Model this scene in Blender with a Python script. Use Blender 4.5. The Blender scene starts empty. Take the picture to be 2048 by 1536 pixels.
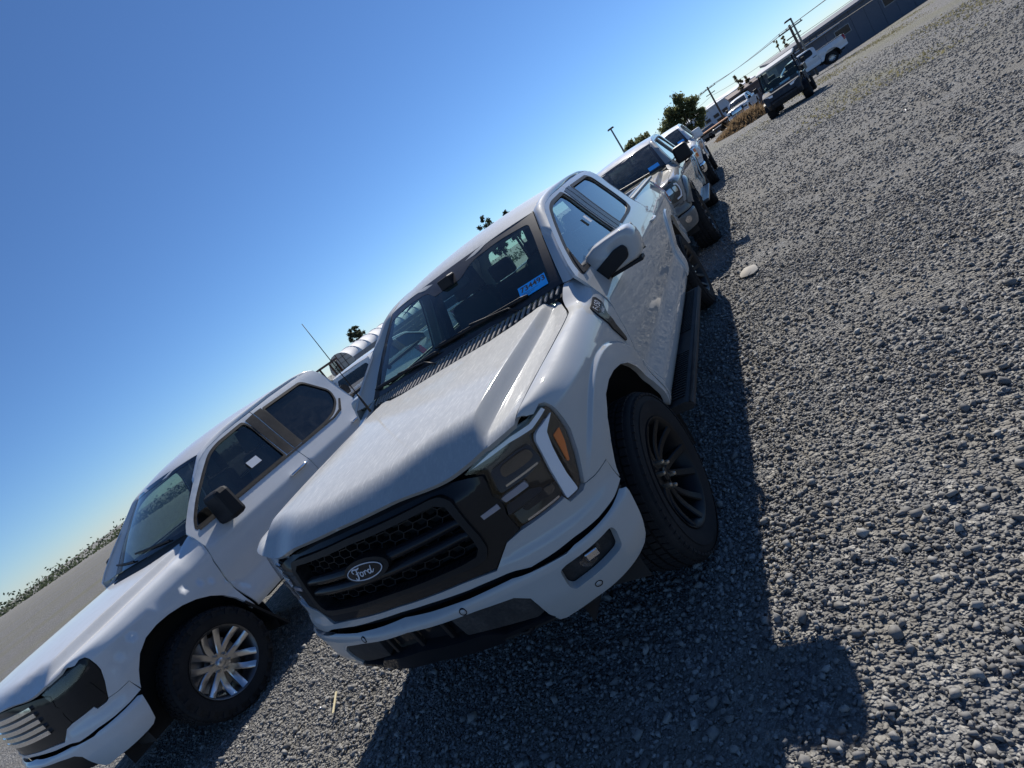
import bpy, math, random, bisect
import numpy as np
from mathutils import Vector, Matrix
from mathutils.geometry import delaunay_2d_cdt

SC = bpy.context.scene
COL = SC.collection
random.seed(11)
RNG = np.random.default_rng(7)

# ------------------------------------------------------------------ camera
CAM_POS = (1.79096, -2.21458, 1.67237)
YAW, PITCH, ROLL, FPX = 0.525107, -0.204645, -0.613663, 1091.89

def make_camera():
    cy, sy = math.cos(YAW), math.sin(YAW)
    f = Vector((-sy*math.cos(PITCH), cy*math.cos(PITCH), math.sin(PITCH)))
    r = Vector((cy, sy, 0)); u = r.cross(f)
    c, s = math.cos(ROLL), math.sin(ROLL)
    r2, u2 = c*r + s*u, -s*r + c*u
    m = Matrix(((r2.x, u2.x, -f.x, CAM_POS[0]), (r2.y, u2.y, -f.y, CAM_POS[1]), (r2.z, u2.z, -f.z, CAM_POS[2]), (0, 0, 0, 1)))
    cd = bpy.data.cameras.new('camera'); cd.sensor_width = 36; cd.sensor_fit = 'HORIZONTAL'
    cd.lens = 36*FPX/2048; cd.clip_start = .05; cd.clip_end = 4000
    o = bpy.data.objects.new('camera', cd); o.matrix_world = m; COL.objects.link(o); SC.camera = o
make_camera()

# ------------------------------------------------------------------ sky, sun, exposure
SUN_DIR = Vector((-.15, 1.27, 1.0)).normalized()          # towards the sun
SKY_STRENGTH, SUN_STRENGTH, EXPOSURE = .090, 5.0, .28
w = bpy.data.worlds.new('World'); SC.world = w; w.use_nodes = True
nt = w.node_tree; bg = nt.nodes['Background']; bg.inputs['Strength'].default_value = SKY_STRENGTH
sk = nt.nodes.new('ShaderNodeTexSky'); sk.sky_type = 'NISHITA'; sk.sun_disc = False
sk.sun_elevation = math.asin(SUN_DIR.z); sk.sun_rotation = math.atan2(SUN_DIR.x, SUN_DIR.y)
sk.air_density = .85; sk.dust_density = 0.; sk.ozone_density = 10.; sk.altitude = 0
nt.links.new(sk.outputs[0], bg.inputs['Color'])
sd = bpy.data.lights.new('sun', 'SUN'); sd.energy = SUN_STRENGTH; sd.angle = math.radians(.5); sd.color = (1, .95, .87)
so = bpy.data.objects.new('sun', sd); so.rotation_euler = SUN_DIR.to_track_quat('Z', 'Y').to_euler(); so.location = (-5, 30, 25); COL.objects.link(so)
SC.view_settings.view_transform = 'Standard'; SC.view_settings.look = 'None'
SC.view_settings.gamma = 1; SC.view_settings.use_curve_mapping = False; SC.view_settings.exposure = EXPOSURE
SC.cycles.max_bounces = 10; SC.cycles.transparent_max_bounces = 16

# ------------------------------------------------------------------ materials
def nmat(name, col, rough=.5, metal=0., coat=0., coat_r=.03, spec=.5):
    m = bpy.data.materials.new(name); m.use_nodes = True
    b = m.node_tree.nodes['Principled BSDF']
    b.inputs['Base Color'].default_value = (*col, 1); b.inputs['Roughness'].default_value = rough
    b.inputs['Metallic'].default_value = metal; b.inputs['Coat Weight'].default_value = coat
    b.inputs['Coat Roughness'].default_value = coat_r; b.inputs['Specular IOR Level'].default_value = spec
    m.diffuse_color = (*col, 1)
    return m
def nd(m, typ, **kw):
    n = m.node_tree.nodes.new(typ)
    for k, v in kw.items(): setattr(n, k, v)
    return n
def lk(m, a, b): m.node_tree.links.new(a, b)
def bsdf(m): return m.node_tree.nodes['Principled BSDF']
def noise(m, scale, detail=4, rough=.6, coord='Object', vscale=None, dist=0.):
    tc = nd(m, 'ShaderNodeTexCoord'); n = nd(m, 'ShaderNodeTexNoise')
    n.inputs['Scale'].default_value = scale; n.inputs['Detail'].default_value = detail; n.inputs['Roughness'].default_value = rough
    n.inputs['Distortion'].default_value = dist
    if vscale:
        mp = nd(m, 'ShaderNodeMapping'); mp.inputs['Scale'].default_value = vscale
        lk(m, tc.outputs[coord], mp.inputs[0]); lk(m, mp.outputs[0], n.inputs['Vector'])
    else: lk(m, tc.outputs[coord], n.inputs['Vector'])
    return n.outputs['Fac']
def ramp(m, fac, stops):
    r = nd(m, 'ShaderNodeValToRGB'); e = r.color_ramp.elements
    while len(e) < len(stops): e.new(.5)
    for el, (p, c) in zip(e, stops): el.position = p; el.color = (*c, 1) if len(c) == 3 else c
    lk(m, fac, r.inputs[0]); return r.outputs[0]
def mixc(m, fac, a, b, mode='MIX'):
    n = nd(m, 'ShaderNodeMix', data_type='RGBA', blend_type=mode)
    for i, v in ((0, fac), (6, a), (7, b)):
        if hasattr(v, 'is_linked') or hasattr(v, 'links'): lk(m, v, n.inputs[i])
        elif isinstance(v, (int, float)): n.inputs[i].default_value = v
        else: n.inputs[i].default_value = (*v, 1)
    return n.outputs[2]
def mathn(m, op, a, b=0.):
    n = nd(m, 'ShaderNodeMath', operation=op)
    for i, v in ((0, a), (1, b)):
        if hasattr(v, 'links'): lk(m, v, n.inputs[i])
        else: n.inputs[i].default_value = v
    return n.outputs[0]
def bump(m, h, strength=.3, dist=.01):
    b = nd(m, 'ShaderNodeBump'); b.inputs['Strength'].default_value = strength; b.inputs['Distance'].default_value = dist
    lk(m, h, b.inputs['Height']); lk(m, b.outputs[0], bsdf(m).inputs['Normal'])

def paint(name, col, dust=.25, coat=.9, streak=(1, 1, 1), dcol=(.42, .40, .36), coat_r=.04, base_r=.55, spec=.08, settle=False):
    """car paint with a film of road dust"""
    m = nmat(name, col, base_r, 0, coat, coat_r, spec)
    b = bsdf(m)
    n1 = noise(m, 7, 6, .65, vscale=streak, dist=.6); n2 = noise(m, 90, 3, .7, vscale=streak); n3 = noise(m, 1.6, 3, .5)
    f = mathn(m, 'MULTIPLY', ramp(m, n1, [(.30, (0,)*3), (.72, (1,)*3)]), ramp(m, n2, [(.25, (.25,)*3), (.75, (1,)*3)]))
    f = mathn(m, 'MULTIPLY', f, ramp(m, n3, [(.3, (.45,)*3), (.7, (1,)*3)]))
    if settle:      # dust lies on what faces up
        ge = nd(m, 'ShaderNodeNewGeometry'); sx = nd(m, 'ShaderNodeSeparateXYZ'); lk(m, ge.outputs['Normal'], sx.inputs[0])
        n4 = noise(m, 1, 3, .55, vscale=(120, 20, 60), dist=.4); sp = ramp(m, n4, [(.50, (0,)*3), (.70, (1,)*3)])
        f = mathn(m, 'MINIMUM', mathn(m, 'ADD', mathn(m, 'ADD', .30, mathn(m, 'MULTIPLY', f, .40)), mathn(m, 'MULTIPLY', sp, .34)), 1.)
        f = mathn(m, 'MULTIPLY', f, ramp(m, sx.outputs[2], [(.70, (.10,)*3), (.96, (1,)*3)]))
    f2 = mathn(m, 'MULTIPLY', f, dust)
    lk(m, mixc(m, f2, col, dcol), b.inputs['Base Color'])
    lk(m, mathn(m, 'ADD', base_r, mathn(m, 'MULTIPLY', f, .25)), b.inputs['Roughness'])
    lk(m, mathn(m, 'ADD', coat_r, mathn(m, 'MULTIPLY', f2, .12)), b.inputs['Coat Roughness'])
    return m
def glass(name, tint, refl=1., rough=.0, dust=0.):
    m = bpy.data.materials.new(name); m.use_nodes = True; t = m.node_tree
    for n in list(t.nodes): t.nodes.remove(n)
    out = nd(m, 'ShaderNodeOutputMaterial'); mx = nd(m, 'ShaderNodeMixShader')
    tr = nd(m, 'ShaderNodeBsdfTransparent'); tr.inputs[0].default_value = (*tint, 1)
    gl = nd(m, 'ShaderNodeBsdfGlossy'); gl.inputs['Roughness'].default_value = rough; gl.inputs['Color'].default_value = (1, 1, 1, 1)
    fr = nd(m, 'ShaderNodeFresnel'); 
    ge = nd(m, 'ShaderNodeNewGeometry'); lk(m, mathn(m, 'SUBTRACT', 1.5, mathn(m, 'MULTIPLY', ge.outputs['Backfacing'], .8333)), fr.inputs['IOR'])
    f = mathn(m, 'MULTIPLY', fr.outputs[0], refl)
    lk(m, f, mx.inputs[0]); lk(m, tr.outputs[0], mx.inputs[1]); lk(m, gl.outputs[0], mx.inputs[2])
    if dust:
        df = nd(m, 'ShaderNodeBsdfDiffuse'); df.inputs[0].default_value = (.40, .40, .38, 1); m2 = nd(m, 'ShaderNodeMixShader')
        n = noise(m, 5, 6, .7, dist=1.5); n2 = noise(m, 60, 2, .6)
        fac = mathn(m, 'MULTIPLY', mathn(m, 'MULTIPLY', ramp(m, n, [(.35, (.15,)*3), (.75, (1,)*3)]), ramp(m, n2, [(.2, (.4,)*3), (.8, (1,)*3)])), dust)
        lk(m, fac, m2.inputs[0]); lk(m, mx.outputs[0], m2.inputs[1]); lk(m, df.outputs[0], m2.inputs[2]); lk(m, m2.outputs[0], out.inputs[0])
    else: lk(m, mx.outputs[0], out.inputs[0])
    return m
M = {}
M['grey'] = paint('grey_paint', (.455, .462, .458), .22, coat_r=.015)
M['grey_dusty'] = paint('dusty_grey_paint', (.315, .325, .33), .95, coat=.5, coat_r=.05, streak=(3.2, .8, 1), dcol=(.74, .73, .69), base_r=.65, settle=True)
M['white'] = paint('white_paint', (.66, .68, .70), .25, coat_r=.02)
M['white_dusty'] = paint('dusty_white_paint', (.62, .63, .64), .7, coat=.7, coat_r=.10)
M['silver'] = paint('silver_paint', (.27, .27, .265), .4)
M['granite'] = paint('granite_grey_paint', (.10, .105, .11), .35, coat=.8)
M['gloss_black'] = paint('gloss_black_trim', (.006, .007, .010), .03, coat=.40, coat_r=.02, spec=.15)
M['black'] = nmat('black_plastic', (.012, .012, .014), .55, spec=.3)
M['trim'] = paint('dusty_black_trim', (.03, .03, .032), .5, coat=.0, dcol=(.22, .20, .18))
M['cowl'] = paint('dusty_cowl_plastic', (.34, .32, .30), .6, coat=0., dcol=(.30, .27, .25), base_r=.8)
M['liner'] = nmat('wheel_liner_felt', (.028, .024, .022), .9)
M['under'] = nmat('underbody', (.02, .02, .02), .85)
M['rubber'] = paint('tyre_rubber', (.022, .022, .024), .35, coat=0., dcol=(.10, .095, .09), base_r=.75)
M['rim_black'] = nmat('black_alloy', (.007, .008, .010), .5, 0, .08, .2, .25)
M['alloy'] = nmat('machined_alloy', (.55, .55, .56), .28, 1)
M['alloy_dark'] = nmat('dark_alloy', (.12, .12, .125), .35, .8)
M['chrome'] = nmat('chrome', (.75, .76, .78), .08, 1)
M['nut'] = nmat('lug_nut_steel', (.55, .50, .42), .3, .9)
M['steel'] = nmat('steel', (.35, .35, .36), .35, .9)
M['windshield'] = glass('windshield_glass', (.62, .83, .77), 1.1, 0, .08)
M['window'] = glass('side_glass', (.55, .68, .68), 1.3, 0, .05)
M['privacy'] = glass('privacy_glass', (.05, .055, .06), 1.2, .01, .13)
M['lens'] = glass('lamp_lens', (.93, .95, .97), .85)
M['frit'] = nmat('black_frit', (.012, .012, .015), .12, 0, .3)
M['frit_dusty'] = paint('dusty_frit', (.02, .02, .024), .22, coat=.6, coat_r=.1, dcol=(.30, .28, .27), base_r=.4)
M['lamp_dark'] = nmat('lamp_housing', (.010, .010, .012), .25, 0, .6)
M['drl'] = nmat('light_guide', (.88, .89, .92), .25, 0, .5)
M['blade'] = nmat('light_blade_glass', (.30, .29, .33), .25, 0, .6)
M['reflector'] = nmat('lamp_reflector', (.45, .45, .48), .12, 1)
M['amber'] = nmat('amber_lens', (.80, .17, .02), .2, 0, .6)
M['red'] = nmat('red_lens', (.30, .012, .012), .18, 0, .8)
M['badge_white'] = nmat('badge_silver', (.62, .64, .70), .35, .0)
M['blue'] = nmat('blue_label', (.015, .42, .95), .7, spec=.1)
M['ink'] = nmat('black_ink', (.012, .014, .02), .6)
M['paper'] = nmat('white_label', (.70, .72, .76), .6)
M['seat'] = nmat('seat_cloth', (.022, .023, .026), .75)
M['dash'] = nmat('dash_plastic', (.020, .021, .024), .65)
M['headliner'] = nmat('headliner_cloth', (.16, .16, .16), .9)
M['orange'] = nmat('orange_paint', (.60, .20, .02), .5)

# ------------------------------------------------------------------ mesh helpers
def link(o, parent=None):
    COL.objects.link(o)
    if parent is not None: o.parent = parent
    return o
def root(name, label, cat, loc=(0, 0, 0), rz=0., group=None):
    o = bpy.data.objects.new(name, None); o.empty_display_size = .3
    o.location = loc; o.rotation_euler = (0, 0, rz); o['label'] = label; o['category'] = cat
    if group: o['group'] = group
    return link(o)
def tag(o, label=None, cat=None, group=None, kind=None):
    for k, v in (('label', label), ('category', cat), ('group', group), ('kind', kind)):
        if v: o[k] = v
    return o
def mk(name, V, F, mat, parent=None, smooth=False, normals=None, angle=None, bevel=0.):
    me = bpy.data.meshes.new(name); me.from_pydata([tuple(v) for v in V], [], F); me.update()
    if mat is not None: me.materials.append(mat)
    if smooth or normals is not None or angle:
        me.polygons.foreach_set('use_smooth', [True]*len(me.polygons))
    if angle: me.set_sharp_from_angle(angle=math.radians(angle))
    if normals is not None: me.normals_split_custom_set_from_vertices([tuple(n) for n in normals])
    o = bpy.data.objects.new(name, me); link(o, parent)
    if bevel:
        b = o.modifiers.new('bevel', 'BEVEL'); b.width = bevel; b.segments = 2; b.limit_method = 'ANGLE'; b.angle_limit = math.radians(35)
    return o
class Geo:
    """collects shapes and links them as one mesh object"""
    def __init__(g): g.V = []; g.F = []; g.m = Matrix()
    def add(g, V, F):
        n = len(g.V); g.V += [g.m @ Vector(v) for v in V]; g.F += [tuple(i+n for i in f) for f in F]; return g
    def box(g, c, s, rot=None, taper=1.):
        hx, hy, hz = s[0]/2, s[1]/2, s[2]/2; V = []
        for z in (-1, 1):
            k = taper if z > 0 else 1
            for x, y in ((-1, -1), (1, -1), (1, 1), (-1, 1)): V.append(Vector((x*hx*k, y*hy*k, z*hz)))
        if rot is not None: V = [rot @ v for v in V]
        V = [v+Vector(c) for v in V]
        return g.add(V, [(3, 2, 1, 0), (4, 5, 6, 7), (0, 1, 5, 4), (1, 2, 6, 5), (2, 3, 7, 6), (3, 0, 4, 7)])
    def bar(g, a, b, wd, th, up=(0, 0, 1)):
        a, b = Vector(a), Vector(b); d = (b-a); L = d.length; d.normalize(); s = d.cross(Vector(up)).normalized(); u = s.cross(d)
        V = [p + s*(i*wd/2) + u*(j*th/2) for p in (a, b) for i, j in ((-1, -1), (1, -1), (1, 1), (-1, 1))]
        return g.add(V, [(3, 2, 1, 0), (4, 5, 6, 7), (0, 1, 5, 4), (1, 2, 6, 5), (2, 3, 7, 6), (3, 0, 4, 7)])
    def tube(g, P, r, n=8, closed=False, caps=True, squash=None):
        P = [Vector(p) for p in P]; R = r if isinstance(r, (list, tuple)) else [r]*len(P); V = []; F = []; up = None; N = len(P)
        for i, p in enumerate(P):
            a = P[(i-1) % N] if closed or i else p; b = P[(i+1) % N] if closed or i < N-1 else p
            d = (b-a).normalized()
            if up is None:
                up = Vector((0, 0, 1)) if abs(d.z) < .9 else Vector((1, 0, 0))
            s = d.cross(up).normalized(); up = s.cross(d)
            for k in range(n):
                t = 2*math.pi*k/n; q = squash or 1
                V.append(p + s*(math.cos(t)*R[i]) + up*(math.sin(t)*R[i]*q))
        for i in range(N if closed else N-1):
            j = (i+1) % N
            for k in range(n): F.append((i*n+k, i*n+(k+1) % n, j*n+(k+1) % n, j*n+k))
        if caps and not closed: F.append(tuple(range(n))[::-1]); F.append(tuple((N-1)*n+k for k in range(n)))
        return g.add(V, F)
    def lathe(g, prof, n=32, axis='X', caps=False):
        """profile of (axial, radius) turned about an axis"""
        V = []; F = []
        for a, r in prof:
            for k in range(n):
                t = 2*math.pi*k/n; c, s = r*math.cos(t), r*math.sin(t)
                V.append((a, c, s) if axis == 'X' else (c, s, a) if axis == 'Z' else (s, a, c))
        for i in range(len(prof)-1):
            for k in range(n): F.append((i*n+k, i*n+(k+1) % n, (i+1)*n+(k+1) % n, (i+1)*n+k))
        if caps: F.append(tuple(range(n))[::-1]); F.append(tuple((len(prof)-1)*n+k for k in range(n)))
        return g.add(V, F)
    def prism(g, poly, fn, t0, t1):
        """polygon in (a, b) mapped by fn(a, b, t), closed between t0 and t1"""
        n = len(poly); V = [fn(a, b, t0) for a, b in poly]+[fn(a, b, t1) for a, b in poly]
        return g.add(V, [tuple(range(n))[::-1], tuple(range(n, 2*n))]+[(i, (i+1) % n, n+(i+1) % n, n+i) for i in range(n)])
    def build(g, name, mat, parent=None, smooth=False, angle=None, bevel=0.):
        return mk(name, g.V, g.F, mat, parent, smooth, None, angle, bevel)

def sst(a, b, x):
    t = max(0., min(1., (x-a)/(b-a))); return t*t*(3-2*t)
def lerp(a, b, t): return a+(b-a)*t
def rounded(poly, r, n=4):
    out = []; N = len(poly)
    for i in range(N):
        p = Vector(poly[i]); a = Vector(poly[i-1]); b = Vector(poly[(i+1) % N])
        rr = r[i] if isinstance(r, (list, tuple)) else r
        da, db = a-p, b-p; la, lb = da.length, db.length
        if rr <= 0 or la < 1e-6 or lb < 1e-6: out.append(tuple(p)); continue
        k = min(rr, la*.45, lb*.45); A = p+da/la*k; B = p+db/lb*k
        for j in range(n+1):
            t = j/n; out.append(tuple(A*(1-t)**2+p*2*t*(1-t)+B*t*t))
    return out
def subdiv(poly, res, closed=True):
    out = []; N = len(poly)
    for i in range(N if closed else N-1):
        a, b = poly[i], poly[(i+1) % N]; L = math.hypot(b[0]-a[0], b[1]-a[1]); k = max(1, math.ceil(L/res))
        for j in range(k): out.append((a[0]+(b[0]-a[0])*j/k, a[1]+(b[1]-a[1])*j/k))
    if not closed: out.append(tuple(poly[-1]))
    return out
def area(p): return .5*sum(p[i-1][0]*p[i][1]-p[i][0]*p[i-1][1] for i in range(len(p)))
def inside(pts, poly):
    """vectorised point in polygon"""
    P = np.asarray(pts, float); x, y = P[:, 0], P[:, 1]; r = np.zeros(len(P), bool); N = len(poly)
    for i in range(N):
        x1, y1 = poly[i-1]; x2, y2 = poly[i]
        if y1 == y2: continue
        c = ((y1 > y) != (y2 > y)) & (x < (x2-x1)*(y-y1)/(y2-y1)+x1); r ^= c
    return r
def dist_poly(pts, poly):
    P = np.asarray(pts, float); best = np.full(len(P), 1e9)
    for i in range(len(poly)):
        a = np.array(poly[i-1]); b = np.array(poly[i]); d = b-a; L = d@d+1e-12
        t = np.clip((P-a)@d/L, 0, 1); best = np.minimum(best, np.hypot(*(P-a-t[:, None]*d).T))
    return best
def inset(poly, h):
    """small inward offset of a ccw polygon"""
    out = []; N = len(poly)
    for i in range(N):
        a, p, b = Vector(poly[i-1]), Vector(poly[i]), Vector(poly[(i+1) % N])
        d1 = (p-a); d2 = (b-p)
        if d1.length < 1e-9 or d2.length < 1e-9: out.append(tuple(p)); continue
        d1.normalize(); d2.normalize(); n1 = Vector((-d1.y, d1.x)); n2 = Vector((-d2.y, d2.x)); n = n1+n2
        if n.length < .2: n = n1
        n.normalize(); out.append(tuple(p+n*h/max(.5, n.dot(n1))))
    return out
def fnormal(fn, a, b, e=1.5e-3):
    p = Vector(fn(a+e, b))-Vector(fn(a-e, b)); q = Vector(fn(a, b+e))-Vector(fn(a, b-e)); n = p.cross(q)
    return n.normalized() if n.length > 1e-12 else Vector((0, 0, 1))
def panel_data(outline, fn, res=.03, holes=(), t=.018, hem=.004, off=0., out=None, lines=()):
    poly = list(outline)
    if area(poly) < 0: poly.reverse()
    poly = subdiv(poly, res)
    hs = []
    for h in holes:
        h = list(h)
        if area(h) > 0: h.reverse()
        hs.append(subdiv(h, res))
    rings = [poly]+hs
    P = []; E = []; low = set(); loops = []
    for rg in rings:
        n0 = len(P); P += rg; n = len(rg); E += [(n0+i, n0+(i+1) % n) for i in range(n)]; loops.append((n0, n)); low.update(range(n0, n0+n))
    if hem > 0:
        for rg in rings:
            ins = inset(rg, hem*1.4); n0 = len(P); ok = inside(ins, poly)
            for h in hs: ok &= ~inside(ins, h)
            P += [q for q, k in zip(ins, ok) if k]
    xs = [p[0] for p in poly]; ys = [p[1] for p in poly]
    gx = np.arange(min(xs)+res*.5, max(xs), res); gy = np.arange(min(ys)+res*.5, max(ys), res)
    G = np.array([(x+(res/2 if j % 2 else 0), y) for j, y in enumerate(gy) for x in gx]) if len(gx) and len(gy) else np.zeros((0, 2))
    if len(G):
        k = inside(G, poly)
        for h in hs: k &= ~inside(G, h)
        G = G[k]
        if len(G):
            d = np.min([dist_poly(G, rg) for rg in rings], axis=0); G = G[d > max(hem*2.2, res*.4)]
            for ln in lines: 
                if len(G): G = G[dist_poly(G, list(ln)) > res*.45]
        P += [tuple(q) for q in G]
    for ln in lines:
        L = np.array(subdiv(list(ln), res*.8, closed=False)); kk = inside(L, poly) & (dist_poly(L, poly) > res*.3)
        n0 = len(P); P += [tuple(q) for q, q2 in zip(L, kk) if q2]; E += [(i, i+1) for i in range(n0, len(P)-1)]
    r = delaunay_2d_cdt([Vector(p) for p in P], E, [], 0, 1e-6)
    V2, F2, orig = r[0], r[2], r[3]
    C = np.array([[(V2[f[0]][0]+V2[f[1]][0]+V2[f[2]][0])/3, (V2[f[0]][1]+V2[f[1]][1]+V2[f[2]][1])/3] for f in F2])
    k = inside(C, poly)
    for h in hs: k &= ~inside(C, h)
    F = [tuple(f) for f, kk in zip(F2, k) if kk]
    where = {}
    for i, o in enumerate(orig):
        for q in o: where[q] = i
    V = []; N = []
    c = C[k].mean(axis=0) if k.any() else C.mean(axis=0)
    pc = Vector(fn(*map(float, C[k][np.argmin(np.hypot(*(C[k]-c).T))]))); kc = C[k][np.argmin(np.hypot(*(C[k]-c).T))]
    ref = Vector(out) if out is not None else pc-Vector((0, min(max(pc.y, .3), 4.2), .95))
    sg = 1 if fnormal(fn, float(kc[0]), float(kc[1])).dot(ref) > 0 else -1
    lowset = {where[i] for i in low if i in where}
    for i, v in enumerate(V2):
        a, b = float(v[0]), float(v[1]); n = fnormal(fn, a, b)*sg; p = Vector(fn(a, b))+n*off
        if i in lowset and hem > 0: p = p-n*hem*.7
        V.append(p); N.append(n)
    # winding
    vote = sum((V[f[1]]-V[f[0]]).cross(V[f[2]]-V[f[0]]).dot(N[f[0]]) for f in F)
    if vote < 0: F = [f[::-1] for f in F]
    if t > 0:
        for n0, n in loops:
            ids = [where[n0+i] for i in range(n) if n0+i in where]; m = len(ids); b0 = len(V)
            for i in ids: V.append(V[i].copy()); N.append(None)
            for i in ids: V.append(V[i]-N[i]*t); N.append(None)
            for j in range(m):
                a, b = ids[j-1], ids[(j+1) % m]; tang = (V[b]-V[a]); nn = tang.cross(N[ids[j]]); nn = nn.normalized() if nn.length > 1e-9 else N[ids[j]]
                N[b0+j] = nn; N[b0+m+j] = nn
            for j in range(m):
                q = (b0+j, b0+m+j, b0+m+(j+1) % m, b0+(j+1) % m); F.append(q)
    return V, F, N
def panel(name, outline, fn, mat, parent, sides=(1,), **kw):
    V, F, N = panel_data(outline, fn, **kw); res = []
    for s in sides:
        if s > 0: res.append(mk(name, V, F, mat, parent, normals=N))
        else: res.append(mk(name, [(-v.x, v.y, v.z) for v in V], [f[::-1] for f in F], mat, parent, normals=[(-n.x, n.y, n.z) for n in N]))
    return res if len(res) > 1 else res[0]
def strip(name, A, B, mat, parent, rows=6, bulge=0., sides=(1,), close=False, smooth=True, ref=None):
    """skin between two 3-D curves, bulged outward"""
    n = len(A); V = []; F = []
    for j in range(rows+1):
        t = j/rows
        for i in range(n):
            a, b = Vector(A[i]), Vector(B[i]); p = a.lerp(b, t)
            if bulge:
                a2, b2 = Vector(A[min(i+1, n-1)])-Vector(A[max(i-1, 0)]), b-a
                nn = a2.cross(b2).normalized()
                if ref is not None and nn.dot(Vector(ref)) < 0: nn = -nn
                p = p+nn*(bulge*4*t*(1-t))
            V.append(p)
    for j in range(rows):
        for i in range(n-1): F.append((j*n+i, j*n+i+1, (j+1)*n+i+1, (j+1)*n+i))
    res = []
    for s in sides:
        res.append(mk(name, [(s*v[0], v[1], v[2]) for v in V], F if s > 0 else [f[::-1] for f in F], mat, parent, smooth=smooth))
    return res if len(res) > 1 else res[0]
def text_geo(txt, size, extr=.0, bold=0.):
    cu = bpy.data.curves.new('lettering', 'FONT'); cu.body = txt; cu.size = size; cu.extrude = extr; cu.align_x = 'CENTER'; cu.align_y = 'CENTER'; cu.resolution_u = 3; cu.offset = bold
    o = bpy.data.objects.new('lettering', cu); COL.objects.link(o); dg = bpy.context.evaluated_depsgraph_get(); me = bpy.data.meshes.new_from_object(o.evaluated_get(dg))
    V = [v.co.copy() for v in me.vertices]; F = [tuple(p.vertices) for p in me.polygons]
    bpy.data.objects.remove(o); bpy.data.curves.remove(cu); bpy.data.meshes.remove(me)
    return V, F
# ------------------------------------------------------------------ body surfaces of the grey pickup (x to its left, y to its tail)
class Pch:
    """monotone cubic interpolation"""
    def __init__(s,pts):
        s.x=[p[0] for p in pts]; s.y=[p[1] for p in pts]; n=len(pts)
        h=[s.x[i+1]-s.x[i] for i in range(n-1)]; d=[(s.y[i+1]-s.y[i])/h[i] for i in range(n-1)]
        m=[d[0]]+[0 if d[i-1]*d[i]<=0 else 3*(h[i-1]+h[i])/((2*h[i]+h[i-1])/d[i-1]+(h[i]+2*h[i-1])/d[i]) for i in range(1,n-1)]+[d[-1]]
        s.m=m;s.h=h
    def __call__(s,x):
        if x<=s.x[0]: return s.y[0]+s.m[0]*(x-s.x[0])
        if x>=s.x[-1]: return s.y[-1]+s.m[-1]*(x-s.x[-1])
        i=bisect.bisect_right(s.x,x)-1; h=s.h[i]; t=(x-s.x[i])/h
        return ((1+2*t)*(1-t)**2*s.y[i]+t*(1-t)**2*h*s.m[i]+t*t*(3-2*t)*s.y[i+1]+t*t*(t-1)*h*s.m[i+1])
class Plan:
    """plan outline of the body from front centre, round the corner, to the tail; arc length s"""
    def __init__(p,pts):
        P=[(-pts[1][0],pts[1][1])]+list(pts); P.append((2*P[-1][0]-P[-2][0],2*P[-1][1]-P[-2][1]))
        D=[]
        for i in range(1,len(P)-2):
            p0,p1,p2,p3=P[i-1:i+3]
            def kn(a,b): return max(1e-6,math.hypot(a[0]-b[0],a[1]-b[1]))**.5
            t0=0;t1=t0+kn(p0,p1);t2=t1+kn(p1,p2);t3=t2+kn(p2,p3)
            N=24
            for k in range(N):
                t=t1+(t2-t1)*k/N
                def L(a,b,ta,tb): return tuple(((tb-t)*a[j]+(t-ta)*b[j])/(tb-ta) for j in (0,1))
                A1=L(p0,p1,t0,t1);A2=L(p1,p2,t1,t2);A3=L(p2,p3,t2,t3)
                B1=L(A1,A2,t0,t2);B2=L(A2,A3,t1,t3); D.append(L(B1,B2,t1,t2))
        D.append(P[-2]); p.D=D; S=[0]
        for a,b in zip(D,D[1:]): S.append(S[-1]+math.hypot(b[0]-a[0],b[1]-a[1]))
        p.S=S; p.X=[a[0] for a in D]; p.Y=[a[1] for a in D]
    def at(p,s):
        sg=1
        if s<0: s=-s; sg=-1
        i=min(max(bisect.bisect_right(p.S,s)-1,0),len(p.S)-2)
        t=(s-p.S[i])/(p.S[i+1]-p.S[i]); a,b=p.D[i],p.D[i+1]
        x=a[0]+t*(b[0]-a[0]); y=a[1]+t*(b[1]-a[1])
        # smoothed normal
        def tan(j):
            j0=max(j-3,0);j1=min(j+3,len(p.D)-1); q=(p.D[j1][0]-p.D[j0][0],p.D[j1][1]-p.D[j0][1])
            if j<3: q=(1,0.0) if j==0 else (q[0],q[1]*j/3)
            l=math.hypot(*q); return q[0]/l,q[1]/l
        ta,tb=tan(i),tan(i+1); tx=ta[0]+t*(tb[0]-ta[0]); ty=ta[1]+t*(tb[1]-ta[1]); l=math.hypot(tx,ty)
        nx,ny=ty/l,-tx/l
        return sg*x,y,sg*nx,ny
    def sx(p,x):  # s at given x (front part)
        for i in range(len(p.X)-1):
            if p.X[i]<=x<=p.X[i+1]: return p.S[i]+(x-p.X[i])/(p.X[i+1]-p.X[i])*(p.S[i+1]-p.S[i])
        return p.S[-1]
    def sy(p,y):
        i=min(max(bisect.bisect_right(p.Y,y)-1,0),len(p.S)-2)
        return p.S[i]+(y-p.Y[i])/(p.Y[i+1]-p.Y[i])*(p.S[i+1]-p.S[i])
PL=Plan([(0,-.885),(.15,-.880),(.30,-.862),(.45,-.832),(.60,-.79),(.72,-.745),(.82,-.69),(.895,-.61),(.938,-.51),(.962,-.38),(.976,-.18),(.984,.2),(.99,.8),(.995,1.8),(.995,2.8),(.99,3.7),(.975,4.4),(.95,4.86)])
DS=Pch([(.40,-.10),(.46,-.065),(.50,-.040),(.56,-.018),(.62,-.018),(.68,-.026),(.76,-.034),(.84,-.022),(.95,-.006),(1.06,-.001),(1.15,-.003),(1.20,-.018),(1.27,-.045),(1.335,-.070),(1.40,-.100),(1.6,-.185),(1.8,-.268),(1.86,-.31)])
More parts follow.
